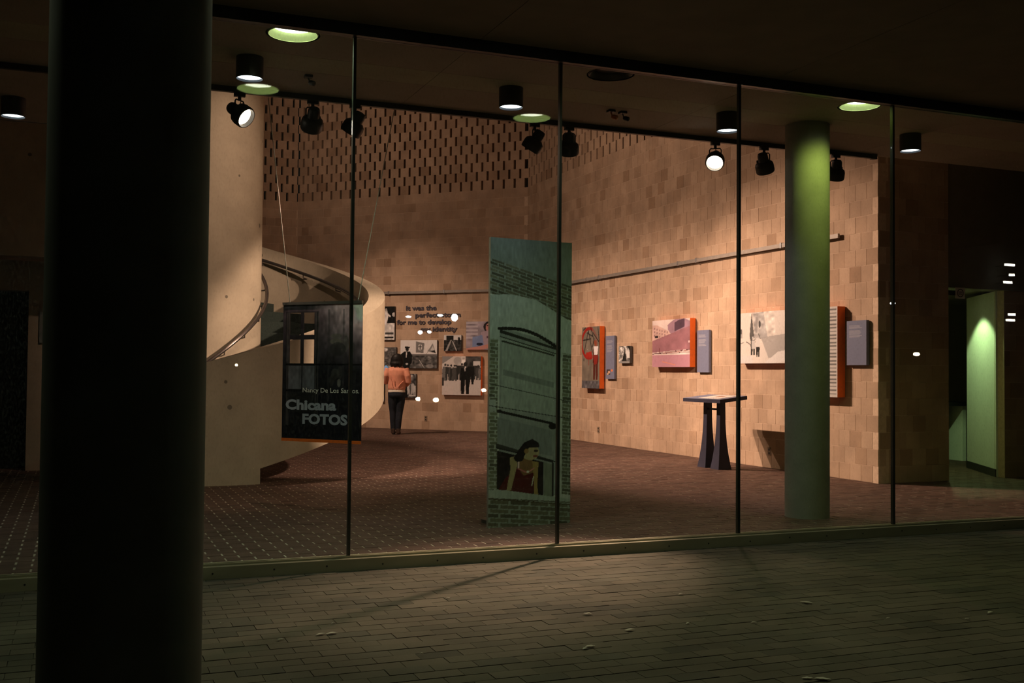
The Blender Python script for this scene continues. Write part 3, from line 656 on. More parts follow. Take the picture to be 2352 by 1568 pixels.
on_right(14.195, 13.865, 1.32, 1.966, label_im(2), .035, 'slate blue text panel right of the mauve street photo', cat='text panel', name='text_panel', edge=BLUEG, group='slate blue text panels')
im = Im(120, 84, (.82,.80,.78)); im.poly([(0,0),(.03,0),(.0,.1)], .12)
im.poly([(.28,.03),(.34,.5),(.26,.56),(.24,.45)], .34); im.poly([(.32,.04),(.52,.0),(.6,.5),(.34,.55)], .66); im.noise(.1, 20, seed=17, box=(.24,0,.75,.6)); im.rect(.36,.1,.4,.4,.5,.6); im.ell(.445,.24,.022,.07,.28); im.line(.42,.42,.46,.52,.012,.3); im.rect(0,.34,.09,.5,.62); im.rect(.05,.32,.08,.42,.38); im.rect(0,.48,.04,.52,.2); im.line(0,.62,.12,.585,.01,.4)
im.poly([(.47,.5),(1,.44),(1,.8),(.62,.9)], .58,.7); im.person(.31,.83,.36,.22,1.3,.7); im.poly([(.28,.55),(.35,.55),(.37,.72),(.28,.72)], .72); im.person(.41,.87,.3,.14,1.2,.6); im.poly([(.38,.5),(.44,.5),(.46,.68),(.37,.68)], .78); im.line(.17,.57,.28,.64,.012,.3); im.rect(0,.85,.3,1,.80); im.poly([(.55,.98),(.8,.78),(1,.74),(1,.95),(.7,1)], .84)
on_right(12.99, 11.82, 1.45, 2.166, im, .10, 'black and white street procession photo partly behind the lit column')
im = Im(90, 110, (.80,.79,.78))
for k_ in range(24): im.rect(.04, .03+k_*.04, .97, .046+k_*.04, .45)
on_right(11.45, 10.80, 1.018, 2.156, im, .12, 'white sheet of text lines with an orange edge behind the lit column', cat='text panel')
on_right(10.715, 10.36, 1.42, 1.967, label_im(3), .045, 'slate blue text panel nearest the dark end wall', cat='text panel', name='text_panel', edge=BLUEG, group='slate blue text panels')

# ------------------------------------------------------------------ lettering
def text_mesh(body, size, bold=0.0, extrude=.0, space=1.0, split=False):
    cu = bpy.data.curves.new('t', 'FONT'); cu.body = body; cu.size = size; cu.offset = bold; cu.extrude = extrude; cu.space_character = space; cu.resolution_u = 3
    o = bpy.data.objects.new('t', cu); COL.objects.link(o)
    if split:
        for i in range(len(body)): cu.materials.append(BLACK)
        for i in range(len(body)): cu.body_format[i].material_index = i
    bpy.context.view_layer.update(); dg = bpy.context.evaluated_depsgraph_get()
    me = bpy.data.meshes.new_from_object(o.evaluated_get(dg)); bpy.data.objects.remove(o); bpy.data.curves.remove(cu); return me
def place_text(me, name, O, rv, uv, width, height, parent, mat, n, split=False, ascender=None):
    """scale the text mesh so its box is width wide and put its baseline-left at O"""
    co = np.zeros(len(me.vertices)*3, np.float32); me.vertices.foreach_get('co', co); co = co.reshape(-1, 3)
    sx = width/(co[:, 0].max()-co[:, 0].min()); sy = height
    O, rv, uv, n = map(Vector, (O, rv, uv, n)); x0 = co[:, 0].min()
    W_ = np.array([tuple(O+rv*((c[0]-x0)*sx)+uv*(c[1]*sy)+n*c[2]) for c in co.tolist()])
    polys = [(tuple(p.vertices), p.material_index) for p in me.polygons]
    outs = {}
    for vs_, mi in polys: outs.setdefault(mi if split else 0, []).append(vs_)
    res = []
    for mi in sorted(outs):
        used = sorted({i for f in outs[mi] for i in f}); mp = {v: k_ for k_, v in enumerate(used)}
        m2 = bpy.data.meshes.new(name); m2.from_pydata([tuple(W_[i]) for i in used], [], [tuple(mp[i] for i in f) for f in outs[mi]])
        bm = bmesh.new(); bm.from_mesh(m2); bmesh.ops.remove_doubles(bm, verts=bm.verts, dist=1e-5); bmesh.ops.recalc_face_normals(bm, faces=bm.faces); bm.to_mesh(m2); bm.free()
        m2.materials.append(mat); res.append(obj(name, m2, parent))
    return res
LET = pmat('lettering', (.055, .05, .065), .5)
wt = thing('wall_lettering', 'dark raised quotation in four lines on the back wall', 'lettering', (0,0,0))
for body, s1, s0, zb in (('It was the', 2.935, 2.17, 2.668), ('perfect storm', 2.70, 1.57, 2.510), ('for me to develop', 3.165, 1.80, 2.352), ('my identity', 2.555, 1.65, 2.192)):
    me = text_mesh(body, 1.0, .03, .0, 1.0, True)
    base = CORN+BL*s1+BN*.012+Vector((0,0,zb))
    res = place_text(me, 'letter', base, -BL, (0,0,1), s1-s0, .142, wt, LET, BN, True)
    for o in res:
        sd_ = o.modifiers.new('depth', 'SOLIDIFY'); sd_.thickness = .012; sd_.offset = 0

# ------------------------------------------------------------------ hanging banner
kL, kR = 9.60, 9.22       # forward distances of its left and right edges
def at(x, y, k_): return CAM+ray(x, y)*k_
tl, tr, bl_, br = at(649, 698, kL), at(831, 692, kR), at(649, 1013, kL), at(831, 1018, kR)
zt, zb = (tl.z+tr.z)/2, (bl_.z+br.z)/2
OB = Vector(((tl.x+bl_.x)/2, (tl.y+bl_.y)/2, zb)); RV = Vector(((tr.x+br.x)/2-OB.x, (tr.y+br.y)/2-OB.y, 0)); UV = Vector((0,0,zt-zb))
RD_ = RV.normalized(); ND = Vector((RD_.y, -RD_.x, 0)); BWID, BHEI = RV.length, UV.z
bn = thing('hanging_banner', 'hanging dark banner with cut out window panes and an orange foot', 'banner', tuple(OB))
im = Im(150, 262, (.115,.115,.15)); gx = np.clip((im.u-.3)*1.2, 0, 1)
im.a += (np.clip(1-im.v*2.0, 0, 1)*1.5*(.12+.88*gx))[..., None]*np.array([1, .80, .84])  # glare at the banner's top right, put into the print colour
im.rect(.04,.06,.46,.93,(.11,.11,.125),.5)
for x in (.07, .44): im.rect(x-.018, .07, x+.018, .9, (.33,.31,.32), .75); im.rect(x-.006,.07,x+.006,.9,(.13,.13,.15))
for x in (.585, .77): im.rect(x-.012,.05,x+.012,.72,(.30,.28,.30),.45)
im.rect(.08,.46,.245,.635,(.40,.40,.44)); im.rect(.262,.46,.415,.635,(.40,.40,.44)); im.rect(.08,.655,.245,.80,(.15,.15,.165)); im.rect(.262,.655,.415,.80,(.15,.15,.165))
im.rect(.04,.445,1,.458,(.06,.06,.07)); im.rect(.04,.637,.98,.652,(.06,.06,.07))
im.noise(.10, 16, seed=21)
im.ell(.68,.245,.07,.018,(.5,.46,.45),.8); im.ell(.68,.285,.08,.022,(.50,.46,.44),.8); im.ell(.8,.30,.035,.06,(.45,.42,.42),.7); im.ell(.88,.33,.03,.04,(.3,.28,.28),.6); im.ell(.7,.34,.1,.05,(.22,.21,.22),.6)
im.ell(.67,.52,.05,.04,(.28,.27,.27),.8); im.ell(.73,.51,.03,.05,(.33,.31,.31),.6); im.ell(.72,.585,.022,.03,(.5,.48,.47),.8); im.ell(.63,.57,.03,.04,(.28,.26,.26),.6); im.rect(.89,.46,.925,.62,(.2,.2,.21),.6); im.rect(.89,.68,.925,.85,(.17,.17,.18),.6)
im.noise(.12, 40, seed=22)
holes = np.zeros((im.h, im.w), bool)
for (a, b, c, d) in ((.085,.068,.235,.235), (.265,.068,.41,.235), (.085,.268,.235,.448), (.265,.268,.41,.448)):
    holes |= (im.u > a)&(im.u < b if False else im.u < c)&(im.v > b)&(im.v < d)
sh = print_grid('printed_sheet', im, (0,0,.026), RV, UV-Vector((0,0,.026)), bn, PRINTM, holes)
md = sh.modifiers.new('thickness', 'SOLIDIFY'); md.thickness = .006; md.offset = -1
mb = MB(); mb.obox(-ND*.003+ND*.001, RV, (0,0,.027), ND*.006); mb.build('orange_strip', ORANGE, bn)
mb = MB(); mb.obox(-ND*.012+Vector((0,0,BHEI-.012)), RV, (0,0,.024), ND*.026); mb.build('top_rail', ALU, bn)
for fr, dx in ((.085, -.20), (.945, .215)):
    p0 = RV*fr+Vector((0,0,BHEI+.01)); wtop = at(588 if fr < .5 else 888, 212 if fr < .5 else 236, 9.46); wtop = Vector((wtop.x, YT+.03, ZC-.05))-OB
    mb = MB(); mb.tube([p0, wtop], .004, 6); mb.build('wire', pmat('wire', (.75, .66, .58), .5), bn)
    mb = MB(); mb.lathe([(.006, 0), (.006, .018), (.003, .024)], O=p0, seg=8); mb.build('wire_clip', ALU, bn)
LG = pmat('banner_lettering', (.40, .41, .50), .6, var=.02); LG2 = pmat('banner_lettering_light', (.80, .74, .72), .6, var=.02)
for body, u0, u1, v, hgt, bold, m_ in (('Nancy De Los Santos.', .268, .975, .643, .046, .012, LG2), ('Chicana', .05, .695, .767, .0965, .042, LG), ('FOTOS', .268, .835, .868, .0965, .045, LG)):
    me = text_mesh(body, 1.0, bold); place_text(me, 'lettering', RV*u0+UV*(1-v)+ND*.004, RD_, (0,0,1), (u1-u0)*BWID, hgt*1.17*BHEI*.86, bn, m_, ND)

# ------------------------------------------------------------------ standing photo panel
a_, b_ = Vector((3.178, 8.321, 0)), Vector((3.969, 8.405, 0)); ztp = ony(1218, 551, 8.363).z
pl = thing('standing_photo_panel', 'tall free standing photo panel of a woman in red at a window', 'display panel', tuple(a_))
im = Im(150, 500, (.62,.63,.58))
def bricks(x0, y0, x1, y1, slope, ch, bw, ca, cb, seed):
    r = np.random.default_rng(seed); vv = im.v-slope*im.u; row = np.floor(vv/ch).astype(int); uu = im.u+np.where(row % 2 == 0, 0, bw/2); cl = np.floor(uu/bw).astype(int)
    tone = r.uniform(.75, 1.2, (400, 60))[np.clip(row+60, 0, 399), np.clip(cl+5, 0, 59)]
    inr = (im.u >= x0)&(im.u < x1)&(vv >= y0)&(vv < y1)
    mor = ((vv/ch) % 1 < .22)|((uu/bw) % 1 < .10)
    im.a = np.where((inr & ~mor)[..., None], np.array(ca)*tone[..., None], im.a); im.a = np.where((inr & mor)[..., None], np.array(cb), im.a)
BR, MO = (.30,.29,.23), (.44,.46,.41)
im.rect(0,0,1,.16,(.40,.42,.38)); im.noise(.06, 6, seed=31)
bricks(0, .073, 1, .195, .085, .0115, .17, BR, MO, 1)
im.poly([(0,.20),(.25,.195),(.55,.21),(1,.285),(1,.42),(0,.35)], (.56,.58,.54))
bricks(0, .35, .10, .88, .02, .0125, .14, (.33,.34,.27), (.52,.54,.49), 2); bricks(.89, .36, 1, .86, .04, .0125, .16, (.33,.34,.27), (.50,.52,.47), 3)
im.rect(0, .56,.08,.60,(.52,.54,.50))
im.poly([(.12,.31),(.86,.365),(.86,.90),(.12,.88)], (.45,.47,.44)); im.poly([(.15,.345),(.80,.395),(.80,.62),(.14,.59)], (.49,.515,.475)); im.poly([(.16,.455),(.78,.50),(.78,.52),(.16,.475)], (.40,.42,.39))
for a in range(0, 21): t_ = a/20; im.ell(.12+.72*t_, .315-.022*sin(pi*min(1, t_*1.05))+.062*t_, .03, .006, (.06,.065,.05))
im.poly([(.12,.318),(.86,.382),(.86,.39),(.12,.33)], (.12,.13,.11)); im.poly([(.12,.34),(.84,.40),(.84,.404),(.12,.344)], (.18,.19,.16)); im.line(.15,.358,.78,.405,.02,(.16,.17,.14))
im.line(.0,.505,1,.57,.008,(.10,.11,.09)); im.line(.0,.58,1,.63,.008,(.12,.13,.11)); im.line(.11,.60,.76,.645,.03,(.07,.075,.06)); im.ell(.77,.655,.05,.011,(.05,.055,.05)); im.ell(.12,.60,.03,.007,(.06,.06,.05))
im.poly([(.10,.62),(.76,.67),(.76,.76),(.10,.72)], (.40,.42,.40)); im.poly([(.09,.71),(.78,.775),(.78,.785),(.09,.725)], (.16,.17,.15)); im.line(.09,.726,.8,.78,.014,(.08,.085,.07))
im.poly([(.10,.735),(.66,.78),(.66,.90),(.10,.868)], (.035,.03,.03)); im.poly([(.67,.78),(.77,.79),(.77,.905),(.67,.90)], (.40,.42,.36)); im.line(.775,.785,.775,.9,.02,(.08,.085,.07)); im.rect(.82,.37,.845,.9,(.33,.35,.33))
SK, RD2 = (.52,.47,.33), (.24,.05,.035)
im.poly([(.12,.87),(.2,.83),(.34,.80),(.36,.77),(.55,.80),(.60,.84),(.52,.895),(.3,.88)], RD2); im.poly([(.25,.76),(.33,.755),(.34,.79),(.27,.875),(.215,.873),(.26,.80)], SK)
im.poly([(.34,.76),(.46,.755),(.56,.785),(.54,.815),(.42,.825),(.36,.80)], (.40,.30,.18)); im.poly([(.52,.775),(.6,.78),(.585,.86),(.6,.895),(.55,.893),(.545,.84)], (.50,.42,.24)); im.line(.36,.77,.355,.80,.018,(.72,.62,.58)); im.line(.355,.80,.46,.815,.014,(.6,.36,.33)); im.line(.46,.815,.55,.80,.014,(.62,.4,.36)); im.ell(.47,.812,.018,.004,(.75,.72,.65))
im.ell(.5,.745,.105,.027,(.54,.49,.36)); im.poly([(.35,.765),(.33,.745),(.42,.71),(.52,.698),(.6,.712),(.61,.728),(.48,.728),(.44,.75),(.40,.768)], (.035,.03,.035)); im.ell(.36,.762,.06,.014,(.035,.03,.035)); im.ell(.45,.74,.028,.009,(.45,.36,.22)); im.ell(.565,.74,.028,.004,(.15,.12,.1)); im.ell(.56,.758,.03,.005,(.4,.22,.18)); im.line(.54,.83,.52,.86,.014,(.6,.58,.5))
im.poly([(0,.868),(.2,.872),(1,.915),(1,.945),(0,.905)], (.52,.55,.50)); bricks(0, .895, 1, 1.2, .03, .0155, .24, (.29,.29,.225), (.45,.48,.43), 5); im.line(0,.899,1,.935,.012,(.22,.2,.12))
im.noise(.05, 60, seed=33)
im.a = np.clip(im.a*1.38, 0, 1)*np.array([.95, 1.0, 1.06])
rvp = b_-a_; ndp = Vector((rvp.y, -rvp.x, 0)).normalized()
mb = MB(); mb.obox(-ndp*.03, rvp, (0,0,ztp), ndp*.03); mb.build('board', pmat('board_edge', (.25,.24,.2), .8), pl)
print_grid('image', im, ndp*.0015, rvp, (0,0,ztp), pl, PANELP)
for f_ in (.15, .85):
    mb = MB(); mb.obox(rvp*f_-ndp*.33-rvp.normalized()*.02, rvp.normalized()*.04, ndp*.30, (0,0,.03)); mb.build('foot', DARK, pl)

# ------------------------------------------------------------------ reading stand
rs = thing('reading_stand', 'navy reading stand on two flared legs before the right wall', 'stand', (8.15, 12.62, 0))
mb = MB(); hx, hy = .215, .47
mb.v = [(-hx,-hy,.905),(hx,-hy,.955),(hx,hy,.955),(-hx,hy,.905),(-hx,-hy,.952),(hx,-hy,1.002),(hx,hy,1.002),(-hx,hy,.952)]
mb.f = [(3,2,1,0),(4,5,6,7),(0,1,5,4),(1,2,6,5),(2,3,7,6),(3,0,4,7)]; mb.mi = [0]*6
mb.build('top_board', [NAVY], rs); 
mb = MB(); mb.obox((-hx+.004, -hy+.004, .9535), (0, 2*hy-.008, 0), (2*hx-.008, 0, .0495), (0,0,.002)); mb.build('top_surface', BLUEG, rs)
for sy in (-.165, .165):
    R = []
    for i in range(13):
        t_ = i/12; z = .92*(1-t_); w_ = .042+.062*t_**2.6; R.append([(-w_, sy-w_, z), (w_, sy-w_, z), (w_, sy+w_, z), (-w_, sy+w_, z)])
    mb = MB(); mb.rings(R); mb.build('leg', NAVY, rs)
mb = MB(); mb.box(-.02, -.14, .80, .02, .14, .825); mb.build('crossbar', NAVY, rs)
im = Im(40, 56, (.90,.88,.86)); im.rect(.3,.3,.7,.5,(.6,.42,.33)); im.rect(.1,.1,.9,.16,(.6,.58,.56)); im.rect(.1,.62,.9,.66,(.7,.68,.66)); im.rect(.1,.72,.8,.76,(.7,.68,.66))
ps = thing('paper_sheet', 'white printed sheet lying on the reading stand', 'paper', (8.15, 12.62, 0))
mb = MB(); mb.obox((-.17, -.36, .9615), (0, .5, 0), (.34, 0, .0395), (0,0,.0015)); mb.build('sheet', PAPERM, ps)
print_grid('printed_face', im, (-.17, .14, .9645), (0, -.5, 0), (.34, 0, .0395), ps)

# ------------------------------------------------------------------ picture rails, outlets, ceiling devices
def prail(label, p, q, n, brackets):
    p, q, n = map(Vector, (p, q, n)); t = thing('picture_rail', label, 'rail', tuple(p), 'metal rails on the walls'); d = q-p; L_ = d.length; u = d/L_
    mb = MB(); mb.obox(n*.03-Vector((0,0,.03)), u*L_, n*.03, (0,0,.055)); mb.build('rail_body', RAILM, t)
    for b in brackets:
        mb = MB(); mb.obox(u*b+n*.012-Vector((0,0,.038)), u*.035, n*.055, (0,0,.075)); mb.build('bracket', ALU, t)
prail('metal rail across the back block wall', CORN+BL*.05+Vector((0,0,3.07)), CORN+BL*5.8+Vector((0,0,3.07)), BN, [.5, 1.9, 3.3, 4.7])
prail('metal rail along the right block wall', (RWX, 20.98, 3.055), (RWX, 10.88, 3.055), (-1,0,0), [2.9, 3.4, 6.2, 6.75, 8.9, 9.55])
OUT = pmat('outlet_plate', (.22, .16, .11), .5)
def outlet(P, u, n, label):
    t = thing('wall_outlet', label, 'outlet', tuple(P), 'wall outlets'); u, n = Vector(u), Vector(n)
    mb = MB(); mb.obox(-u*.035-Vector((0,0,.057)), u*.07, (0,0,.114), n*.007); mb.build('plate', OUT, t)
    for dz in (-.025, .025):
        mb = MB(); mb.obox(-u*.014+Vector((0,0,dz-.014)), u*.028, (0,0,.028), n*.010); mb.build('socket', BLACK, t)
outlet(Vector((RWX-.001, 17.64, .25)), (0,1,0), (-1,0,0), 'wall outlet low on the right wall under the graffiti photo')
outlet(Vector((RWX-.001, 12.39, .23)), (0,1,0), (-1,0,0), 'wall outlet low on the right wall near the reading stand')
outlet(CORN+BL*2.41+BN*.001+Vector((0,0,.25)), BL, BN, 'wall outlet low on the back wall')
def device(x, y, label, mat):
    t = thing('ceiling_sensor', label, 'sensor', (x, y, ZC), 'small devices on the ceiling')
    mb = MB(); mb.box(-.03, -.03, -.02, .03, .03, 0); mb.build('base', BLACK, t)
    mb = MB(); mb.tube([(0,0,-.02), (.01,0,-.045)], .006, 8); mb.lathe([(.014, 0), (.02, .012), (.02, .05), (.012, .056)], O=(.01,0,-.055), ax=(.5,-.7,-.3), seg=16); mb.build('head', mat, t, True)
device(4.28, 8.28, 'small ceiling device with an orange glint', pmat('orange_glint', (.6, .18, .03), .3))  # orange light on the device put into the head colour
device(4.40, 8.29, 'small dark ceiling device beside the orange one', BLACK)
device(1.62, 8.26, 'small dark ceiling device above the hanging banner', BLACK)

# ------------------------------------------------------------------ the visitor
def remesh(mb, name, mat, parent, vox=.012, smooth=6):
    me = mb.mesh('tmp'); o = bpy.data.objects.new('tmp', me); COL.objects.link(o)
    bm = bmesh.new(); bm.from_mesh(me); bmesh.ops.recalc_face_normals(bm, faces=bm.faces); bm.to_mesh(me); bm.free()
    m1 = o.modifiers.new('r', 'REMESH'); m1.mode = 'VOXEL'; m1.voxel_size = vox
    m2 = o.modifiers.new('s', 'SMOOTH'); m2.iterations = smooth; m2.factor = .5
    bpy.context.view_layer.update(); me2 = bpy.data.meshes.new_from_object(o.evaluated_get(bpy.context.evaluated_depsgraph_get()))
    bpy.data.objects.remove(o); me2.name = name; me2.materials.clear(); me2.materials.append(mat)
    me2.polygons.foreach_set('use_smooth', [True]*len(me2.polygons)); return obj(name, me2, parent)
def ring_e(mb, L, seg=20):
    """stack of ellipses (cx, cy, z, rx, ry)"""
    mb.rings([[(cx+rx*cos(2*pi*i/seg), cy+ry*sin(2*pi*i/seg), z) for i in range(seg)] for cx, cy, z, rx, ry in L])
pf = onz(910, 997, 0)
pe = thing('person', 'person in a salmon jacket and dark jeans holding up a phone', 'person', (pf.x, pf.y, 0))
pe.rotation_euler = (0, 0, radians(-24))        # local +Y faces the back wall
SKIN = pmat('skin', (.52, .30, .2), .5, var=.04); HAIR = pmat('black_hair', (.006, .005, .005), .55, var=.4, scale=40, stretch=(1,1,.15)); JACK = pmat('salmon_jacket', (.72, .32, .21), .75, var=.12, scale=9, bump=.4)
JEAN = pmat('dark_denim', (.010, .013, .022), .85, var=.3, scale=50); SHIRT = pmat('white_shirt', (.75, .7, .6), .8, var=.04); SHOE = pmat('brown_shoes', (.05, .03, .022), .5, var=.2)
legL = [(-.085,.0,.86),(-.088,.01,.66),(-.080,.015,.47),(-.072,-.01,.30),(-.062,-.02,.09),(-.06,.0,.03)]
legR = [(.085,.0,.86),(.082,.01,.66),(.066,.02,.47),(.055,-.01,.30),(.045,-.02,.09),(.045,.0,.03)]
armL = [(-.175,-.005,1.345),(-.215,-.03,1.20),(-.232,.0,1.065),(-.25,.075,1.16),(-.245,.11,1.255)]
armR = [(.175,-.005,1.345),(.225,-.03,1.20),(.245,-.02,1.08),(.19,.12,1.02),(.12,.16,1.0)]
mb = MB()      # one continuous body
ring_e(mb, [(0,0,.80,.15,.10),(0,0,.90,.165,.115),(0,.0,1.0,.135,.095),(0,0,1.12,.125,.09),(0,0,1.25,.155,.1),(0,0,1.34,.17,.085),(0,0,1.39,.09,.065),(0,.0,1.42,.048,.05),(0,.008,1.47,.045,.05)])
ring_e(mb, [(0,.02,1.43,.04,.05),(0,.03,1.46,.06,.08),(0,.025,1.52,.073,.095),(0,.02,1.58,.073,.095),(0,.015,1.63,.05,.065),(0,.015,1.648,.02,.03)])
for lg in (legL, legR): mb.tube(lg, [.085,.078,.055,.052,.036,.034], 12)
for ar in (armL, armR): mb.tube(ar, [.05,.044,.037,.032,.024], 10)
for lg in (legL, legR): ring = lg[-1]; mb.tube([(ring[0], -.05, .035), (ring[0], .02, .04), (ring[0], .14, .022), (ring[0], .17, .02)], [.028,.034,.03,.02], 10)
# nose, ears
mb.tube([(0,.11,1.55),(0,.135,1.525),(0,.11,1.515)], [.008,.013,.009], 6)
for sx in (-1, 1): mb.tube([(sx*.072,.02,1.56),(sx*.083,.012,1.54),(sx*.074,.02,1.515)], [.01,.013,.008], 6)
remesh(mb, 'body', SKIN, pe, .009, 4)
def hand(W0, fwd, side, nrm, curl):
    """palm with five tapering, curled fingers; W0 wrist, fwd along palm, side towards the thumb, nrm palm side"""
    W0, fwd, side, nrm = map(Vector, (W0, fwd, side, nrm)); mb = MB()
    mb.tube([W0-fwd*.01, W0+fwd*.03, W0+fwd*.075], [.021,.027,.028], 10)
    for i, (o_, l_) in enumerate(((.030,.066),(.011,.074),(-.009,.070),(-.028,.056))):
        b = W0+fwd*.072+side*o_; p1 = b+fwd*l_*.42+nrm*l_*.15*curl; p2 = p1+fwd*l_*.22+nrm*l_*.3*curl; p3 = p2+nrm*l_*.28*curl-fwd*l_*.02
        mb.tube([b-fwd*.012, b, p1, p2, p3], [.0095,.0095,.0085,.008,.0065], 7)
    b = W0+fwd*.028+side*.026; mb.tube([b-side*.008, b+side*.018+fwd*.016, b+side*.022+fwd*.04+nrm*.014, b+side*.014+fwd*.06+nrm*.024], [.012,.0115,.0095,.0075], 7)
    return mb
h1 = hand((-.245,.112,1.258), Vector((-.05,.12,.98)).normalized(), Vector((.95,.25,.05)).normalized(), Vector((.2,-.95,.15)).normalized(), 1.0)
remesh(h1, 'hand', SKIN, pe, .0042, 2)
h2 = hand((.118,.162,1.0), Vector((-.97,.05,-.1)).normalized(), Vector((0,.1,.98)).normalized(), Vector((0,-.98,0)), .7)
remesh(h2, 'hand', SKIN, pe, .0042, 2)
mb = MB()      # jacket
ring_e(mb, [(0,0,.905,.172,.125),(0,0,.945,.185,.135),(0,0,1.02,.178,.128),(0,-.005,1.12,.172,.124),(0,-.01,1.22,.182,.125),(0,-.01,1.31,.192,.112),(0,-.005,1.37,.15,.085),(0,0,1.405,.082,.07),(0,.005,1.44,.07,.068)])
for ar in (armL, armR): mb.tube([ar[0], ar[1], ar[2], ar[3], Vector(ar[3]).lerp(Vector(ar[4]), .75)], [.074,.068,.058,.048,.043], 12)
mb.tube([(-.17,.0,.925),(0,-.12,.925),(.17,0,.925)], .02, 8)
jk = remesh(mb, 'jacket', JACK, pe, .011, 3)
mb = MB()
for pts in ([(-.10,-.118,1.22),(-.03,-.135,1.10),(-.02,-.14,1.0)], [(-.12,-.112,1.18),(-.09,-.125,1.08),(-.06,-.135,.97)], [(.15,-.08,1.10),(.08,-.125,1.02),(.05,-.135,.97)]): mb.tube(pts, [.006,.012,.006], 6)
o = mb.build('jacket_fold', JACK, jk, True); o['kind'] = 'stuff'
mb = MB(); ring_e(mb, [(0,0,.865,.176,.13),(0,0,.90,.174,.13),(0,0,.925,.166,.12)], 28); mb.build('shirt_hem', SHIRT, pe, True)
mb = MB(); ring_e(mb, [(0,-.005,.76,.165,.125),(0,-.008,.80,.176,.137),(0,-.008,.86,.170,.130),(0,0,.90,.155,.11)])
for lg in (legL, legR): mb.tube([Vector(p) for p in lg[:5]], [.098,.090,.068,.062,.05], 14)
remesh(mb, 'jeans', JEAN, pe, .010, 3)
mb = MB(); ring_e(mb, [(0,-.01,1.385,.085,.05),(0,-.02,1.41,.125,.075),(0,-.012,1.47,.135,.098),(0,-.005,1.54,.128,.112),(0,.0,1.60,.108,.108),(0,.005,1.645,.07,.078),(0,.005,1.662,.025,.03)])
for i in range(9):
    a = radians(200+i*17); mb.tube([(.10*cos(a), .085*sin(a)*.9, 1.52), (.125*cos(a), .10*sin(a), 1.45), (.125*cos(a)*.9, .09*sin(a), 1.365+.02*(i % 3))], [.03,.03,.012], 8)
remesh(mb, 'hair', HAIR, pe, .011, 3)
for lg in (legL, legR):
    x = lg[-1][0]; mb = MB(); ring = [[(x+.040*s_*cos(a), y_+0*a, z_+.5*hh*sin(a)) for a in [2*pi*i/12 for i in range(12)]] for y_, z_, s_, hh in ((-.075,.045,.6,.07),(-.06,.047,.9,.09),(0,.045,1.0,.09),(.08,.034,1.1,.066),(.15,.026,.9,.05),(.19,.02,.4,.03))]
    mb.rings(ring); mb.tube([(x, -.03, .03), (x, -.03, .12)], [.048, .047], 12); remesh(mb, 'shoe', SHOE, pe, .009, 2)
M_ = Matrix.Translation((pf.x, pf.y, 0)) @ Matrix.Rotation(radians(-24), 4, 'Z')
ph = thing('phone', 'blue lit phone held up by the person in the salmon jacket', 'phone', tuple(M_ @ Vector((-.258, .088, 1.352))))
Rp = (M_.to_3x3() @ Matrix.Rotation(radians(38), 3, 'Y') @ Matrix.Rotation(radians(-18), 3, 'X')).to_4x4()
for nm, bx, mt in (('case', (-.036,-.004,-.072,.036,.004,.072), BLACK), ('screen', (-.032,-.0052,-.064,.032,-.0042,.064), emat('phone_screen', (.30,.55,.85), .55))):
    mb = MB(); mb.box(*bx); o = mb.build(nm, mt, ph); o.matrix_local = Rp

# ------------------------------------------------------------------ leaf litter on the pavement
LEAF = pmat('pale_leaf', (.52, .52, .42), .8, var=.15)
ORD = 'first second third fourth fifth sixth seventh eighth ninth tenth eleventh twelfth thirteenth fourteenth fifteenth sixteenth seventeenth eighteenth nineteenth twentieth twenty-first twenty-second twenty-third'.split()
LV = sorted([(1350,1410,.05),(1447,1447,.06),(1356,1485,.055),(1344,1490,.035),(1255,1348,.03),(762,1455,.06),(737,1457,.05),(765,1432,.025),(1030,1374,.03),(1021,1400,.02),(969,1502,.02),(1565,1365,.04),(1580,1432,.03),(1618,1422,.02),(1733,1430,.04),(1852,1384,.07),(2275,1407,.05),(2222,1422,.03),(2040,1420,.03),(1890,1560,.07),(1855,1558,.05),(645,1469,.035),(508,1432,.02)])
for i, (x, y, L_) in enumerate(LV):
    P = onz(x, y, .003); a = random.uniform(-.5, .5) if L_ < .07 else -.7; mb = MB(); n_ = 7; top, bot = [], []
    for k_ in range(n_):
        t_ = k_/(n_-1); w_ = L_*.22*sin(pi*(.08+.9*t_)); xx = (t_-.5)*L_; zz = .004*sin(pi*t_)+.0025*random.random()
        top.append((xx*cos(a)-w_*sin(a), xx*sin(a)+w_*cos(a), zz)); bot.append((xx*cos(a)+w_*sin(a), xx*sin(a)-w_*cos(a), zz+.001))
    mb.rings([top, bot], cap=False, closed=False); o = mb.build('fallen_leaf', LEAF); o.location = P
    sd_ = o.modifiers.new('depth', 'SOLIDIFY'); sd_.thickness = .001
    tag(o, 'pale leaf scrap on the outdoor pavement, %s of the scraps counted from the left' % ORD[i], 'leaf', 'leaf litter on the pavement')

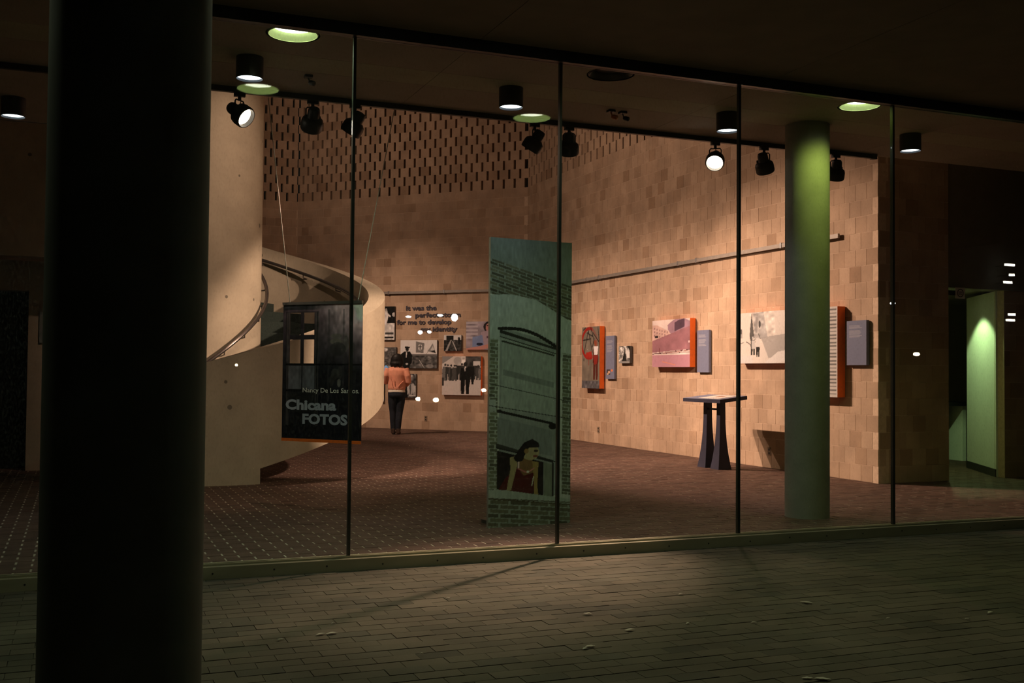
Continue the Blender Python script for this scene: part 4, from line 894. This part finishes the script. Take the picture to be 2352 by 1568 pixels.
# ------------------------------------------------------------------ street behind the viewer, seen only mirrored in the glass
def mirror(px, py, dist):
    v = ray(px, py); h = CAM+v*(YG/v.y); w = Vector((v.x, -v.y, v.z)).normalized(); return h+w*dist
LAMPW = emat('street_lamp_globe', (.85, .93, 1.0), 60); LAMPO = emat('street_lamp_amber', (1, .85, .6), 45)
def street_lamp(px, py, dist, r, label, mat=None, sq=1.0):
    P = mirror(px, py, dist); t = thing('street_lamp', label, 'lamp', (P.x, P.y, 0), 'lamps across the street')
    mb = MB(); mb.lathe([(.09, 0), (.07, .1), (.035, .15), (.03, P.z-r*.8*sq)], seg=12); mb.build('pole', BLACK, t, True)
    mb = MB(); mb.lathe([(r*max(.02, sin(pi*i/10)), -r*sq*cos(pi*i/10)) for i in range(11)], O=(0,0,P.z), seg=20); mb.build('globe', mat or LAMPW, t, True)
    mb = MB(); mb.lathe([(r*.5, r*sq*.9), (r*.3, r*sq*1.15), (.01, r*sq*1.25)], O=(0,0,P.z), seg=12); mb.build('cap', BLACK, t, True)
for a in ((1044,729,34,.13,'bright street lamp mirrored at the end of the second line of lettering',None,1.15),(1011,724,38,.12,'street lamp mirrored over the middle of the second lettering line',None,.45),(938,727,40,.13,'street lamp mirrored left of the second lettering line',None,.35),(965,763,36,.10,'street lamp mirrored left of the fourth lettering line',None,.8),(986,762,39,.09,'street lamp mirrored under the fourth lettering line',None,.7),(960,916,20,.06,'low light mirrored on the wall right of the jeans',LAMPO,1.0),(1001,918,20,.075,'low light mirrored below the officer photo',LAMPO,.8),(1111,896,21,.065,'low light mirrored beside the orange edge of the march photo',LAMPO,.8),(2050,696,34,.1,'street lamp mirrored beside the fourth glass joint',None,.5),(2105,813,30,.11,'street lamp mirrored on the dark end wall',LAMPO,.6),(543,838,32,.05,'tiny lamp mirrored on the curved stair parapet',LAMPO,1.0)):
    street_lamp(*a)
P1, P2 = mirror(2290, 560, 42), mirror(2352, 560, 42)
bd = thing('distant_building', 'dark building across the street with lit strip lamps', 'building', (P2.x+1, P2.y, 0))
mb = MB(); mb.box(-9, -7, 0, 12, -1.2, 9); mb.build('facade', pmat('far_facade', (.05,.05,.045), .9), bd)
for (px, py, w_) in ((2320, 608, 26), (2325, 631, 13), (2316, 648, 22), (2325, 722, 18), (2322, 735, 22)):
    P = mirror(px, py, 42); q = P-bd.location; wd = w_/2450*52
    mb = MB(); mb.box(q.x-wd/2, q.y-.06, q.z-.05, q.x+wd/2, q.y, q.z+.05); so_ = mb.build('strip_lamp', emat('strip_lamp', (1,.95,.82), 22), bd)
    mb = MB(); mb.box(q.x-.03, -1.25, q.z-.03, q.x+.03, q.y-.05, q.z+.03); mb.build('arm', BLACK, so_)
